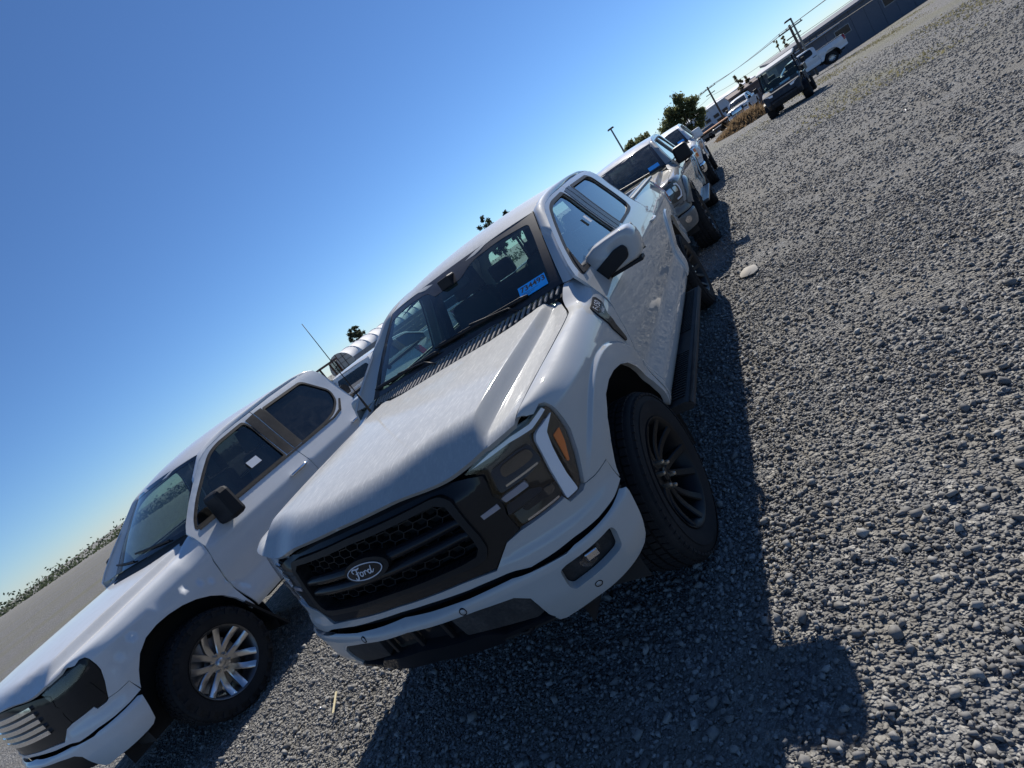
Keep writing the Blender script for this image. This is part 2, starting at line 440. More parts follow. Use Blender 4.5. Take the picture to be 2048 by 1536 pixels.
DF=Pch([(.3,-.02),(.5,.0),(.70,.015),(.80,.012),(.95,.004),(1.15,-.022),(1.25,-.05)])
S_CA=PL.sx(.66); S_CB=PL.sy(-.40)
FLC=((-.085,.42,.675),(3.70,.42,.672))
def flare(y,z,yc):
    cy,cz,R=FLC[0] if yc<2 else FLC[1]
    r=math.hypot(y-cy,z-cz)
    return (.017*sst(R+.012,R-.014,r)+.006*sst(R-.01,R-.09,r))*sst(.44,.62,z)
def body(s,z):
    """outer skin point; s<0 mirrors"""
    x,y,nx,ny=PL.at(s); a=abs(s)
    w=sst(S_CA,S_CB,a)
    d=(1-w)*DF(z)+w*DS(z)
    if w>.5 and z<1.25: d+=(flare(y,z,0.) if y<2 else flare(y,z,3.693))*sst(.5,1,w)
    return (x+nx*d,y+ny*d,z)
def side(y,z,sg=1): return body(sg*PL.sy(y),z)
# bumper skin
def bumper(s,z):
    x,y,nx,ny=PLB.at(s); 
    d=Pch0(z); return (x+nx*d,y+ny*d,z)
Pch0=Pch([(.40,-.06),(.50,-.02),(.58,.0),(.68,.004),(.70,-.002),(.715,-.022),(.74,-.06)])
PLB=Plan([(0,-.935),(.15,-.929),(.30,-.905),(.45,-.874),(.60,-.835),(.72,-.792),(.82,-.735),(.895,-.655),(.938,-.56),(.958,-.45),(.963,-.2)])
# hood
ZLIP=Pch([(0,1.168),(.3,1.160),(.54,1.131),(.62,1.138),(.74,1.158),(.82,1.165)])
ZTOP=Pch([(-.9,1.22),(-.7,1.254),(-.45,1.278),(0,1.303),(.5,1.326),(.7,1.334)])
ZOUT=Pch([(-.9,1.16),(-.7,1.198),(-.55,1.212),(-.3,1.228),(-.1,1.242),(.2,1.263),(.45,1.29),(.7,1.35)])
def smin(a,b,k):
    h=max(k-abs(a-b),0)/k; return min(a,b)-h*h*k*.25
def hood(x,y):
    a=abs(x); q=y-PL.at(PL.sx(min(a,.85)))[1]
    zt=ZTOP(y)+.014*(1-(a/.66)**2)
    zo=ZOUT(y)
    t=max(0,min(1,(a-.664)/.050)); t=t*t*(3-2*t)*.5+t*.5
    zv=zo-.010*max(0,min(1,(.86-a)/.13)); top=zt+(zv-zt)*t if a>.66 else zt
    if a>.62: top-=.004*sst(.62,.66,a)*(1-sst(.66,.70,a))*0
    nose=ZLIP(a)+.016+.80*max(q,-.05)
    return (x,y,smin(top,nose,.032))
GX=Pch([(.871,.826),(.97,.837),(1.2,.838),(1.45,.851),(1.70,.858),(1.79,.858),(1.885,.831),(1.955,.803),(2.03,.786),(2.3,.782)])
GY=Pch([(.871,-.693),(.93,-.63),(1.0,-.56),(1.1,-.46),(1.2,-.36),(1.35,-.225),(1.6,.015),(1.78,.195),(1.93,.345),(2.08,.495),(2.2,.615)])
def gapz(x,y): return hood(x,y)[2] if y<.30 else hood(x,.30)[2]+(1.357-hood(x,.30)[2])*sst(.30,.62,y)**.8
def skin(s,t):
    """body side with the rolled-over wing top; t is height up to 1.12, then runs on to the hood gap at 1.40"""
    if t<=1.12 or s<.80: return body(s,t)
    k=(t-1.12)/.28
    P0=body(s,1.12); e=max(s,.871); P3=(GX(e),GY(e)); P3=(P3[0],P3[1],gapz(*P3))
    m=P3[2]-P0[2]
    nx,ny=PL.at(s)[2:]; ci=min(.044,.30*math.hypot(P3[0]-P0[0],P3[1]-P0[1])); C=(P0[0]-nx*ci,P0[1]-ny*ci,P3[2]-.006); P1=tuple(P0[i]+(C[i]-P0[i])*.86 for i in range(3)); P2=tuple(P3[i]+(C[i]-P3[i])*.80 for i in range(3))
    c=tuple((1-k)**3*P0[i]+3*k*(1-k)**2*P1[i]+3*k*k*(1-k)*P2[i]+k**3*P3[i] for i in range(3))
    w=sst(.80,.90,s)
    if w<1:
        b=body(s,1.12+k*.09); c=tuple(b[i]+(c[i]-b[i])*w for i in range(3))
    return c
# ------------------------------------------------------------------ shared vehicle pieces
def spoke_rim(kind, R, wd, parent, mats):
    """alloy wheel, axis X, outer face towards +x"""
    g = Geo()
    face = wd*.32
    g.lathe([(-wd*.45, R*1.0), (-wd*.40, R*.93), (0, R*.88), (wd*.36, R*.93), (wd*.46, R*1.0), (wd*.47, R*1.025), (wd*.44, R*1.03)], 48)
    g.build('rim_barrel', mats[1], parent, angle=40)
    n = 6; g = Geo()
    g.lathe([(face*.55, 0.001), (face*.62, R*.10), (face*.60, R*.30), (face*.2, R*.34), (-.02, R*.34)], 36)
    for k in range(n):
        a0 = 2*math.pi*(k+.25)/n
        for sgn in (-1, 1):
            if kind == 'v':   # paired, splayed spokes
                a_in, a_out = a0+sgn*.14, a0+sgn*.25; w0, w1 = R*.135, R*.155
            else:
                a_in, a_out = a0+sgn*.09, a0+sgn*.33; w0, w1 = R*.17, R*.20
            P = []
            for i in range(7):
                t = i/6; r = R*lerp(.22, .97, t); a = lerp(a_in, a_out, t**.8); x = lerp(face*.58, wd*.42, t)-.02*math.sin(math.pi*t)
                P.append((x, r*math.cos(a), r*math.sin(a)))
            V = []; F = []
            for i, p in enumerate(P):
                p = Vector(p); rad = Vector((0, p.y, p.z)).normalized(); tg = Vector((1, 0, 0)).cross(rad); ww = lerp(w0, w1, i/6)*.5
                for x, q in ((0, -1), (.006, -.72), (.006, .72), (0, 1), (-.045, .8), (-.045, -.8)): V.append(p+Vector((x, 0, 0))+tg*(q*ww))
            for i in range(6):
                for j in range(6): F.append((i*6+j, i*6+(j+1) % 6, (i+1)*6+(j+1) % 6, (i+1)*6+j))
            g.add(V, [f[::-1] for f in F])
    g.build('spokes', mats[0], parent, angle=38)
    Geo().lathe([(-wd*.2, .001), (-wd*.2, R*.78), (-wd*.26, R*.78)], 32).build('brake_disc', M['steel'], parent, angle=40)
    g = Geo(); g.lathe([(face*.55, R*.14), (face*.80, R*.13), (face*.88, R*.09), (face*.89, .001)], 24); g.build('centre_cap', mats[2], parent, angle=35)
    nuts = []
    for k in range(6):
        a = 2*math.pi*k/6; g = Geo(); g.lathe([(face*.5, .012), (face*.95, .0115), (face*1.05, .007), (face*1.06, .001)], 6)
        o = g.build('lug_nut', M['nut'], parent, angle=30); o.location = (0, R*.245*math.cos(a), R*.245*math.sin(a))
def tyre(R, wd, rim, parent, blocks=58, lugs=False, tall=.010):
    h = wd/2
    prof = [(-h*.80, rim), (-h*.93, rim+.02), (-h*1.02, (R+rim)/2), (-h*.97, R-.045), (-h*.86, R-.016), (-h*.74, R-.008), (-h*.55, R-.009)]
    for c in (-.36, 0, .36): prof += [(h*(c-.05), R-.009), (h*(c-.04), R-.013), (h*(c+.04), R-.013), (h*(c+.05), R-.009)]
    prof += [(h*.55, R-.009), (h*.74, R-.008), (h*.86, R-.016), (h*.97, R-.045), (h*1.0, R-.075), (h*1.02, (R+rim)/2+.01), (h*1.0, (R+rim)/2-.02), (h*.93, rim+.022), (h*.90, rim+.012), (h*.80, rim)]
    Geo().lathe(prof, 72).build('tyre', M['rubber'], parent, angle=50)
    g = Geo()
    for k in range(blocks):
        a = 2*math.pi*k/blocks; da = 2*math.pi/blocks
        for row, (c, wz, sk, drop) in enumerate(((-.83, .28, .30, .012), (-.53, .24, -.25, .0), (-.18, .26, .2, 0), (.18, .26, -.2, 0), (.53, .24, .25, 0), (.83, .28, -.30, .012))):
            off = (.5 if row % 2 else 0)*da; V = []
            for rr in (R-.012-drop, R-drop if not lugs else R+.004-drop):
                for e, ss in ((-.41, -1), (.41, -1), (.41, 1), (-.41, 1)):
                    x = h*(c+ss*wz/2); t = a+off+da*(e+ss*sk*.25); d2 = drop*.9*(1 if abs(c) > .7 and ss*c > 0 else 0)
                    V.append((x, (rr-d2)*math.cos(t), (rr-d2)*math.sin(t)))
            g.add(V, [(4, 5, 6, 7), (0, 1, 5, 4), (1, 2, 6, 5), (2, 3, 7, 6), (3, 0, 4, 7)])
    tag(g.build('tread', M['rubber'], parent), kind='stuff')
    if lugs:
        g = Geo()
        for k in range(blocks//2):
            a = 2*math.pi*k/(blocks//2)
            for s in (-1, 1):
                p = Vector((s*h*.99, (R-.045)*math.cos(a), (R-.045)*math.sin(a))); rot = Matrix.Rotation(a, 3, 'X')
                g.box(p, (.022, .05, .035), rot)
        tag(g.build('shoulder_lugs', M['rubber'], parent), kind='stuff')
def wheel(loc, R, wd, rim, parent, kind, mats, flip=False, steer=0., spin=.4, blocks=58, lugs=False, small=False):
    w = bpy.data.objects.new('wheel', None); w.empty_display_size = .2; link(w, parent); w.location = loc
    w.rotation_euler = (spin, 0, steer+(math.pi if flip else 0))
    w.rotation_mode = 'XYZ'
    tyre(R, wd, rim, w, blocks, lugs); spoke_rim(kind, rim, wd, w, mats)
    return w
def copy_tree(o, parent=None):
    c = o.copy(); COL.objects.link(c)
    if parent is not None: c.parent = parent
    for ch in list(o.children): copy_tree(ch, c)
    return c

# ------------------------------------------------------------------ the grey pickup
hero = root('pickup_truck', 'pale grey pickup with black mesh grille and an oval badge, nearest in the row', 'pickup truck', group='parked pickup trucks')
G1 = M['grey']
def bothpanel(name, outline, fn, mat, parent=hero, **kw): return panel(name, outline, fn, mat, parent, sides=(1, -1), **kw)
def mirror_half(half):
    """closed outline from its +x half running from the centre line at the top round to the centre line at the bottom"""
    return list(half)+[(-a, b) for a, b in reversed(half)]
# bonnet
gap_line = [(.822, -.683), (.832, -.61), (.834, -.40), (.846, -.134), (.853, .10), (.853, .206), (.826, .30), (.798, .37), (.755, .48), (.715, .555)]
nose = []
for i in range(25):
    a = .822*i/24; nose.append((a, PL.at(PL.sx(a))[1]))
rear_edge = [(.66, .545), (.60, .47), (.50, .39), (.35, .335), (.18, .325), (0, .325)]
half = nose + gap_line[1:] + rear_edge
HOOD_LINES = [[(sx*q, -.70), (sx*q, .42)] for q in (.64, .655, .663, .669, .677, .689, .701, .709, .715, .725, .74) for sx in (1, -1)]
hood_o = panel('hood', mirror_half(half[:-1]+[(0.0001, .325)]), hood, M['grey_dusty'], hero, res=.026, t=.022, hem=.005, out=(0, 0, 1), lines=HOOD_LINES)
# front wings
fend = [(.945, .838), (.998, .943), (1.028, 1.024), (1.031, 1.073), (1.025, 1.138), (1.013, 1.183), (.988, 1.208), (.940, 1.185), (.915, 1.22), (.900, 1.30), (.894, 1.394)]
fend += [(s, 1.394) for s in np.arange(.93, 2.14, .04)]
yfd = PL.sy(.485)
fend += [(PL.sy(.60), 1.394), (PL.sy(.60), 1.30), (PL.sy(.50), 1.20), (PL.sy(.45), 1.06), (PL.sy(.435), .9), (PL.sy(.435), .78), (PL.sy(.445), .64), (PL.sy(.47), .53), (PL.sy(.43), .53)]
arch_f = [(.425, .60), (.395, .70), (.335, .79), (.255, .865), (.155, .93), (.05, .972), (-.06, .995), (-.16, 1.0), (-.26, .983), (-.35, .925), (-.415, .842), (-.46, .765), (-.475, .735)]
fend += [(PL.sy(y), z) for y, z in arch_f]
fend += [(1.088, .834), (1.003, .830)]
def flare_lines(k, f=None):
    cy, cz, R = FLC[k]; out = []
    for dr in (-.03, -.014, -.005, .004, .013, .03):
        ln = [(cy+(R+dr)*math.cos(t), cz+(R+dr)*math.sin(t)) for t in np.linspace(.3, 2.9, 70)]
        ln = [(y, z) for y, z in ln if z > .58]
        out.append([(PL.sy(y), z) if f else (y, z) for y, z in ln])
    return out
bothpanel('fender', fend, skin, G1, res=.026, t=.03, hem=.004, lines=flare_lines(0, True))
# lower front corners between lamps, grille and bumper
strip_half = [(0.0001, .772), (.33, .764), (.49, .754), (.527, .783), (.584, .827), (.656, .841), (.85, .851), (.858, .824), (.924, .822), (.945, .834), (1.003, .826), (1.088, .830), (PL.sy(-.482), .728), (1.097, .728), (1.012, .717), (.906, .713), (.797, .719), (.714, .713), (.611, .709), (.554, .724), (.522, .728), (.345, .730), (.16, .743), (0.0001, .748)]
def nosecone(s, z):
    p = body(s, z); a = abs(s); k = .016*sst(.80, .74, z)*sst(.35, .62, a)*sst(1.12, .95, a)
    x, y, nx, ny = PL.at(s); return (p[0]+nx*k, p[1]+ny*k, p[2])
panel('front_panel', mirror_half(strip_half), nosecone, G1, hero, res=.024, t=.03, hem=.004, out=(0, -1, .2))
panel('panel_gap', mirror_half([(.0001, .765), (.5, .745), (.56, .745), (.62, .73), (1.10, .745), (1.12, .69), (.6, .66), (.35, .70), (.0001, .71)]), body, M['black'], hero, res=.05, t=0, hem=0, off=-.035, out=(0, -1, 0))
# bumper
FOG = [(.735, .655), (.95, .664), (.962, .640), (.950, .580), (.935, .569), (.712, .545), (.698, .571), (.706, .646)]
bump_half = [(.0001, .724), (.149, .717), (.343, .709), (.539, .708), (.617, .698), (.764, .692), (.804, .703), (.913, .705), (1.014, .708), (1.109, .714), (1.13, .70), (1.112, .60), (1.091, .504), (1.06, .478), (1.008, .47), (.739, .452), (.60, .432), (.575, .440), (.562, .50), (.560, .563), (.553, .605), (.501, .638), (.344, .655), (.0001, .676)]
bh = mirror_half(bump_half)
fogr = rounded(FOG, .018, 4)
panel('bumper', bh, bumper, G1, hero, res=.024, t=.035, hem=.007, holes=[fogr, [(-a, b) for a, b in fogr]], out=(0, -1, .1))
for fb in bothpanel('fog_lamp_bezel', [(.69, .67), (.97, .68), (.97, .56), (.69, .53)], bumper, M['trim'], res=.05, t=0, hem=0, off=-.048):
    g = Geo(); sgn = 1 if fb.data.vertices[0].co.x > 0 else -1
    p = Vector(bumper(.815, .622)); p = Vector((sgn*p.x, p.y+.018, p.z))
    g.prism(rounded([(-.036, .020), (.036, .020), (.036, -.005), (.015, -.024), (-.015, -.024), (-.036, -.005)], .010), lambda a, b, t: p+Vector((a*.85*sgn, a*.55+t, b)) , -.012, .03)
    g.build('fog_lamp', M['lens'], fb, angle=40)
    Geo().box(p+Vector((0, .02, 0)), (.055, .03, .035), Matrix.Rotation(sgn*.55, 3, 'Z')).build('reflector', M['reflector'], fb, bevel=.006)
for s0, z0 in ((.296, .678), (-.285, .684), (.793, .515), (-.793, .515)):
    p = Vector(bumper(abs(s0), z0)); n = fnormal(bumper, abs(s0), z0)
    if n.y > 0: n = -n
    if s0 < 0: p.x = -p.x; n.x = -n.x
    q = n.to_track_quat('Z', 'Y').to_matrix().to_4x4()
    g = Geo(); g.m = Matrix.Translation(p) @ q; g.lathe([(-.004, .0165), (.0015, .0155), (.002, .013), (-.001, .0125)], 24, 'Z'); so_ = g.build('parking_sensor', M['black'], hero, smooth=True)
    g = Geo(); g.m = Matrix.Translation(p) @ q; g.lathe([(-.002, .0125), (.0015, .011), (.002, .0001)], 24, 'Z'); g.build('sensor_face', G1, so_, smooth=True)
# valance and air dam
panel('valance', mirror_half([(.0001, .69), (.35, .67), (.52, .655), (.57, .62), (.575, .49), (.50, .475), (.30, .52), (.0001, .545)]), bumper, M['gloss_black'], hero, res=.04, t=0, hem=0, off=-.045, out=(0, -1, 0))
bothpanel('valance_pad', rounded([(.215, .668), (.344, .652), (.50, .634), (.550, .602), (.555, .51), (.516, .497), (.336, .537), (.23, .56)], .01), bumper, M['trim'], res=.03, t=.03, hem=.004, off=-.012)
for s0 in (.16, 0., -.16):
    g = Geo(); a = Vector(bumper(abs(s0), .668)); b = Vector(bumper(abs(s0), .575))
    for v in (a, b): v.x = math.copysign(v.x, s0); v.y += .015
    g.bar(a+Vector((0, .012, 0)), b+Vector((0, .012, 0)), .018, .02, (0, 1, 0)); g.build('valance_bar', M['black'], hero, bevel=.003)
def lipf(s, z):
    x, y, nx, ny = PLB.at(s); d = -.02-(.56-z)*.30
    return (x+nx*d, y+ny*d, z)
panel('air_dam', mirror_half([(.0001, .580), (.30, .548), (.345, .520), (.365, .505), (.56, .500), (.575, .478), (.35, .485), (.32, .462), (.0001, .488)]), lipf, M['gloss_black'], hero, res=.03, t=.05, hem=.004, off=.02, out=(0, -1, 0))
panel('front_skid', mirror_half([(.0001, .49), (.35, .485), (.60, .47), (.78, .47), (.75, .40), (.0001, .42)]), lipf, M['under'], hero, res=.06, t=0, hem=0, off=-.03, out=(0, -1, 0))
bothpanel('wheel_deflector', [(.62, .46), (.96, .485), (1.0, .49), (1.0, .45), (.9, .41), (.66, .40)], bumper, M['liner'], res=.04, t=.01, hem=.002, off=-.07)
for sgn in (1, -1):
    g = Geo(); P = []
    for i in range(9):
        t = math.pi*i/8; P.append((sgn*(.40+.045*math.cos(t)), -.82, .475-.035*math.sin(t)))
    g.tube(P, .010, 8); g.build('tow_hook', M['black'], hero, smooth=True)
# grille
GR = [(.0001, 1.150), (.30, 1.142), (.53, 1.114), (.60, 1.100), (.652, 1.083), (.652, 1.054), (.640, 1.002), (.656, .982), (.655, .95), (.645, .919), (.652, .846), (.584, .831), (.527, .787), (.49, .758), (.33, .768), (.0001, .776)]
OP = [(.0001, 1.094), (.43, 1.082), (.470, 1.058), (.478, .98), (.486, .90), (.482, .862), (.458, .838), (.39, .834), (.0001, .842)]
OPF = mirror_half(OP)
def gsurf(s, z):
    p = body(s, z); x, y, nx, ny = PL.at(s); d = -.40*max(0, z-1.045)*sst(.66, .50, abs(s))
    return (p[0]+nx*d, p[1]+ny*d, p[2])
sur = panel('grille_surround', mirror_half(GR), gsurf, M['gloss_black'], hero, res=.03, t=.03, hem=.004, off=-.004, holes=[OPF], out=(0, -1, 0))
LO = mirror_half([(.0001, 1.120), (.435, 1.108), (.475, 1.100), (.503, 1.067), (.508, .979), (.517, .899), (.514, .849), (.489, .815), (.436, .806), (.36, .811), (.0001, .820)])
panel('grille_frame', rounded(LO, .01, 2), body, M['black'], hero, res=.025, t=.06, hem=.010, off=.012, holes=[OPF], out=(0, -1, 0))
panel('grille_backing', mirror_half([(.0001, 1.11), (.49, 1.10), (.5, .83), (.0001, .83)]), body, M['under'], hero, res=.08, t=0, hem=0, off=-.10, out=(0, -1, 0))
g = Geo()
def netp(a, b, d):
    x, y, nx, ny = PL.at(a); p = body(a, b); return Vector((p[0]+nx*d, p[1]+ny*d, p[2]))
opn = inset(subdiv(OPF, .03) if area(OPF) > 0 else subdiv(OPF[::-1], .03), .004)
he, hd, hh_ = .048, .014, .036; segs = set()
for i in range(-9, 10):
    for j in range(-1, 10):
        cx = i*(he+hd); cz = .830+(j+(.5 if i % 2 else 0))*hh_
        hx = [(cx-he/2, cz+hh_/2), (cx+he/2, cz+hh_/2), (cx+he/2+hd, cz), (cx+he/2, cz-hh_/2), (cx-he/2, cz-hh_/2), (cx-he/2-hd, cz)]
        hx = [(round(a, 4), round(b, 4)) for a, b in hx]
        for k in range(6):
            if inside([hx[k], hx[(k+1) % 6]], opn).all(): segs.add(tuple(sorted((hx[k], hx[(k+1) % 6]))))
for a, b in segs:
    q = [netp(a[0], a[1], -.045), netp(b[0], b[1], -.045)]; q2 = [netp(a[0], a[1], -.08), netp(b[0], b[1], -.08)]
    d = (q[1]-q[0]).normalized(); n = (q2[0]-q[0]).normalized(); s = d.cross(n)*.0020
    g.add([q[0]+s, q[1]+s, q[1]-s, q[0]-s, q2[0]+s, q2[1]+s, q2[1]-s, q2[0]-s], [(0, 1, 2, 3), (0, 4, 5, 1), (2, 6, 7, 3)])
g.build('grille_mesh', M['black'], hero)
for za, zb in ((1.004, .957), (.947, .899)):
    bar = mirror_half([(.0001, za), (.44, za-.004), (.474, za-.012), (.478, zb+.012), (.44, zb+.002), (.0001, zb)])
    def barf(s, z, za=za, zb=zb):
        x, y, nx, ny = PL.at(s); p = body(s, z); t = (z-zb)/(za-zb); d = -.026+.028*(1-abs(2*t-1)**3)-.010*t
        return (p[0]+nx*d, p[1]+ny*d, z)
    panel('grille_bar', bar, barf, M['gloss_black'], hero, res=.018, t=.03, hem=.003, out=(0, -1, 0))
def ell(a, b, n=40, c=(0, .978)): return [(c[0]+a*math.cos(2*math.pi*i/n), c[1]+b*math.sin(2*math.pi*i/n)) for i in range(n)]
def flatf(a, z): return (a, -.885-.012+.35*a*a+(z-.978)*.10, z)
bdg = panel('badge', ell(.128, .050), flatf, M['black'], hero, res=.02, t=.05, hem=.008, off=.006, out=(0, -1, 0))
panel('badge_plate', ell(.104, .0365), flatf, M['gloss_black'], bdg, res=.02, t=.0, hem=0, off=.0085, out=(0, -1, 0))
panel('badge_ring', ell(.102, .0350), flatf, M['badge_white'], bdg, res=.012, t=.003, hem=.001, off=.0105, holes=[ell(.0975, .0308)], out=(0, -1, 0))
def ribbon(P, W, fn, off):
    """brush stroke: poly-line P with widths W as a raised ribbon"""
    pts = []
    for i in range(len(P)-1):
        p0 = Vector(P[max(i-1, 0)]); p1 = Vector(P[i]); p2 = Vector(P[i+1]); p3 = Vector(P[min(i+2, len(P)-1)])
        for k in range(6):
            t = k/6; q = .5*((2*p1)+(p2-p0)*t+(2*p0-5*p1+4*p2-p3)*t*t+(3*p1-p0-3*p2+p3)*t**3); pts.append((q, lerp(W[i], W[i+1], t)))
    pts.append((Vector(P[-1]), W[-1])); V = []; F = []
    for i, (q, w_) in enumerate(pts):
        d = (pts[min(i+1, len(pts)-1)][0]-pts[max(i-1, 0)][0]).normalized(); n = Vector((-d.y, d.x))*w_/2
        for e in (q+n, q-n):
            v = Vector(fn(e.x, e.y)); V.append(v+Vector((0, -off, 0)))
    n = len(pts)
    for i in range(n-1): F.append((2*i, 2*i+1, 2*i+3, 2*i+2))
    return V, F
g = Geo()
def wr(P, W): g.add(*ribbon([(x*.0098, .978+y*.0085) for x, y in P], [w_*.0092 for w_ in W], flatf, .0110))
wr([(-5.6, .9), (-6.2, 1.3), (-6.0, 2.3), (-4.9, 2.8), (-3.6, 2.6), (-2.4, 2.5), (-1.2, 3.0)], [.4, .6, .6, .7, .75, .75, .35])           # cap of the F
wr([(-3.3, 2.4), (-3.7, 1.0), (-4.1, -.6), (-4.6, -2.0), (-5.4, -2.6), (-6.1, -2.1), (-5.8, -1.5)], [.55, .8, .85, .8, .6, .5, .4])
wr([(-5.0, .2), (-4.0, .45), (-2.9, .8), (-2.6, 1.2)], [.35, .5, .4, .35])
wr([(-1.2, .6), (-2.2, .3), (-2.6, -.8), (-2.1, -1.5), (-1.2, -1.2), (-.7, -.2), (-1.0, .5), (-.3, .2), (.3, .5)], [.5, .6, .65, .6, .5, .55, .45, .35, .4])
wr([(.3, .6), (.5, .1), (.2, -.8), (.0, -1.4)], [.45, .6, .6, .5])
wr([(.25, -.4), (.8, .4), (1.4, .6), (1.9, .2), (2.3, -.4)], [.4, .5, .6, .5, .4])
wr([(3.9, .4), (2.9, .5), (2.3, -.4), (2.6, -1.3), (3.4, -1.2), (4.0, -.2)], [.5, .6, .65, .6, .5, .45])
wr([(5.2, 2.3), (4.6, 1.0), (4.1, -.4), (4.1, -1.2), (4.7, -1.2), (5.4, -.5), (6.0, .0)], [.35, .6, .65, .55, .45, .4, .3])
g.build('badge_script', M['badge_white'], bdg)
# headlamps
M['lens_dark'] = nmat('projector_glass', (.015, .017, .022), .05, 0, 1., 0.)
LAMP = [(.600, 1.120), (.758, 1.161), (.871, 1.161), (.926, 1.155), (.979, 1.173), (1.004, 1.164), (1.019, 1.136), (1.025, 1.073), (1.022, 1.024), (.993, .943), (.962, .875), (.943, .842), (.924, .828), (.858, .829), (.852, .856), (.658, .848), (.651, .919), (.662, .95), (.660, .982), (.645, 1.002), (.659, 1.054), (.667, 1.083)]
def trans(P): return [(-a, b) for a, b in P]
for lens in bothpanel('headlight', rounded(LAMP, .008, 3), body, M['lens'], res=.026, t=.004, hem=.0008, off=.001):
    sg = -1 if lens.data.vertices[0].co.x < 0 else 1
    def lp(name, poly, mat, off, t=.015, hem=.003, res=.022, r=.006, tilt=0., zm=.9):
        def bt(s, z):
            p = body(s, z); x, y, nx, ny = PL.at(s); d = (zm-z)*tilt; return (p[0]+nx*d, p[1]+ny*d, p[2])
        V, F, N = panel_data(rounded(poly, r, 3), bt, res=res, t=t, hem=hem, off=off)
        if sg > 0: return mk(name, V, F, mat, lens, normals=N)
        return mk(name, [(-v.x, v.y, v.z) for v in V], [f[::-1] for f in F], mat, lens, normals=[(-n.x, n.y, n.z) for n in N])
    lp('housing', LAMP, M['lamp_dark'], -.055, t=0, hem=0)
    lp('strip_reflector', [(.605, 1.118), (.711, 1.138), (.817, 1.146), (.905, 1.141), (.99, 1.158), (1.004, 1.125), (.903, 1.106), (.80, 1.118), (.694, 1.114)], M['lamp_dark'], -.022, t=.03)
    lp('light_strip', [(.63, 1.120), (.72, 1.136), (.817, 1.143), (.905, 1.138), (.988, 1.155), (.996, 1.140), (.904, 1.119), (.80, 1.128), (.70, 1.122)], M['drl'], -.016, t=.01, r=.003)
    lp('light_strip', [(.886, 1.076), (.898, 1.094), (.918, 1.104), (1.006, 1.120), (.960, 1.092), (.941, 1.078), (.932, 1.05), (.924, 1.021), (.916, .97), (.911, .912), (.915, .85), (.913, .838), (.858, .838), (.868, .96)], M['drl'], -.008, t=.03)
    lp('marker_housing', [(.944, 1.078), (1.006, 1.150), (1.017, 1.134), (1.0225, 1.10), (1.0225, 1.073), (1.020, 1.025), (.991, .944), (.960, .876), (.940, .843), (.922, .835), (.930, .93)], M['lamp_dark'], -.018, t=.02)
    lp('side_marker', [(.956, 1.052), (.996, 1.059), (.982, 1.007), (.951, .941), (.942, .943)], M['amber'], -.010, t=.01)
    lp('light_blade', [(.655, .975), (.764, .984), (.770, .959), (.663, .953)], M['blade'], -.018, t=.02)
    lp('reflection_bar', [(.660, .950), (.764, .955), (.806, .940), (.800, .928), (.65, .920)], M['gloss_black'], -.012, t=.03, tilt=.55, zm=.938)  # added bar standing in for a housing reflection, tilted to mirror the sky
    for poly in ([(.675, 1.08), (.80, 1.092), (.862, 1.085), (.866, 1.015), (.784, .998), (.665, .997)], [(.660, .915), (.80, .926), (.866, .916), (.855, .866), (.665, .855)]):
        pc_ = (sum(q[0] for q in poly)/len(poly), sum(q[1] for q in poly)/len(poly))
        lp('projector', poly, M['gloss_black'], -.026, t=.03, hem=.006, r=.014, tilt=.18, zm=pc_[1])
        lp('projector_lens', [(pc_[0]+(a-pc_[0])*.72+.01, pc_[1]+(b-pc_[1])*.62) for a, b in poly], M['lens_dark'], -.020, t=.01, hem=.006, r=.02, tilt=-.25, zm=pc_[1])
        lp('projector_trim', [(pc_[0]-.075, pc_[1]-.036), (pc_[0]+.07, pc_[1]-.030), (pc_[0]+.07, pc_[1]-.038), (pc_[0]-.075, pc_[1]-.044)], M['reflector'], -.017, t=.01, hem=.002, r=.002)
bothpanel('light_blade_end', [(.563, .964), (.640, .972), (.642, .952), (.566, .946)], body, M['blade'], res=.02, t=.008, hem=.002, off=.002)
# doors
Y = PL.sy
def sidep(y, z): return body(PL.sy(y), z)
frame_top = [(.486, 1.372), (.540, 1.418), (.62, 1.470), (.713, 1.527), (.85, 1.603), (.984, 1.673), (1.077, 1.722), (1.199, 1.763), (1.459, 1.795), (1.873, 1.818), (2.239, 1.838), (2.612, 1.846), (2.86, 1.840), (2.945, 1.812), (2.985, 1.76)]
front_door = [(.50, .505), (.475, .62), (.445, .78), (.445, .90), (.46, 1.06), (.495, 1.20), (.495, 1.30)]+[p for p in frame_top if p[0] < 1.87]+[(1.872, 1.816), (1.852, 1.34), (1.862, 1.10), (1.89, .75), (1.88, .62), (1.85, .505)]
rear_door = [(1.857, .505), (1.888, .62), (1.898, .75), (1.870, 1.10), (1.860, 1.34), (1.880, 1.817)]+[p for p in frame_top if p[0] > 1.88]+[(3.005, 1.63), (3.010, 1.364), (3.065, 1.29), (3.05, 1.20), (3.0, 1.12), (2.99, .97), (3.06, .75), (3.03, .65), (2.98, .56), (2.95, .505)]
win_f = rounded([(.560, 1.348), (.62, 1.405), (.761, 1.500), (1.055, 1.653), (1.20, 1.722), (1.34, 1.750), (1.715, 1.774), (1.735, 1.69), (1.72, 1.352), (1.0, 1.348)], [.02, .02, .1, .1, .1, .1, .04, .02, .02, .1], 3)
win_r = rounded([(2.015, 1.780), (2.66, 1.796), (2.735, 1.76), (2.780, 1.585), (2.76, 1.43), (2.68, 1.376), (2.50, 1.360), (1.985, 1.350)], [.02, .08, .05, .1, .06, .05, .1, .02], 4)
def seal(name, win, par, sides, hole_in, off=.002):
    w0 = win if area(win) > 0 else win[::-1]
    return panel(name, inset(w0, -.010), sidep, M['black'], par, sides=sides, res=.05, t=.006, hem=.0015, off=off, holes=[inset(w0, hole_in)])
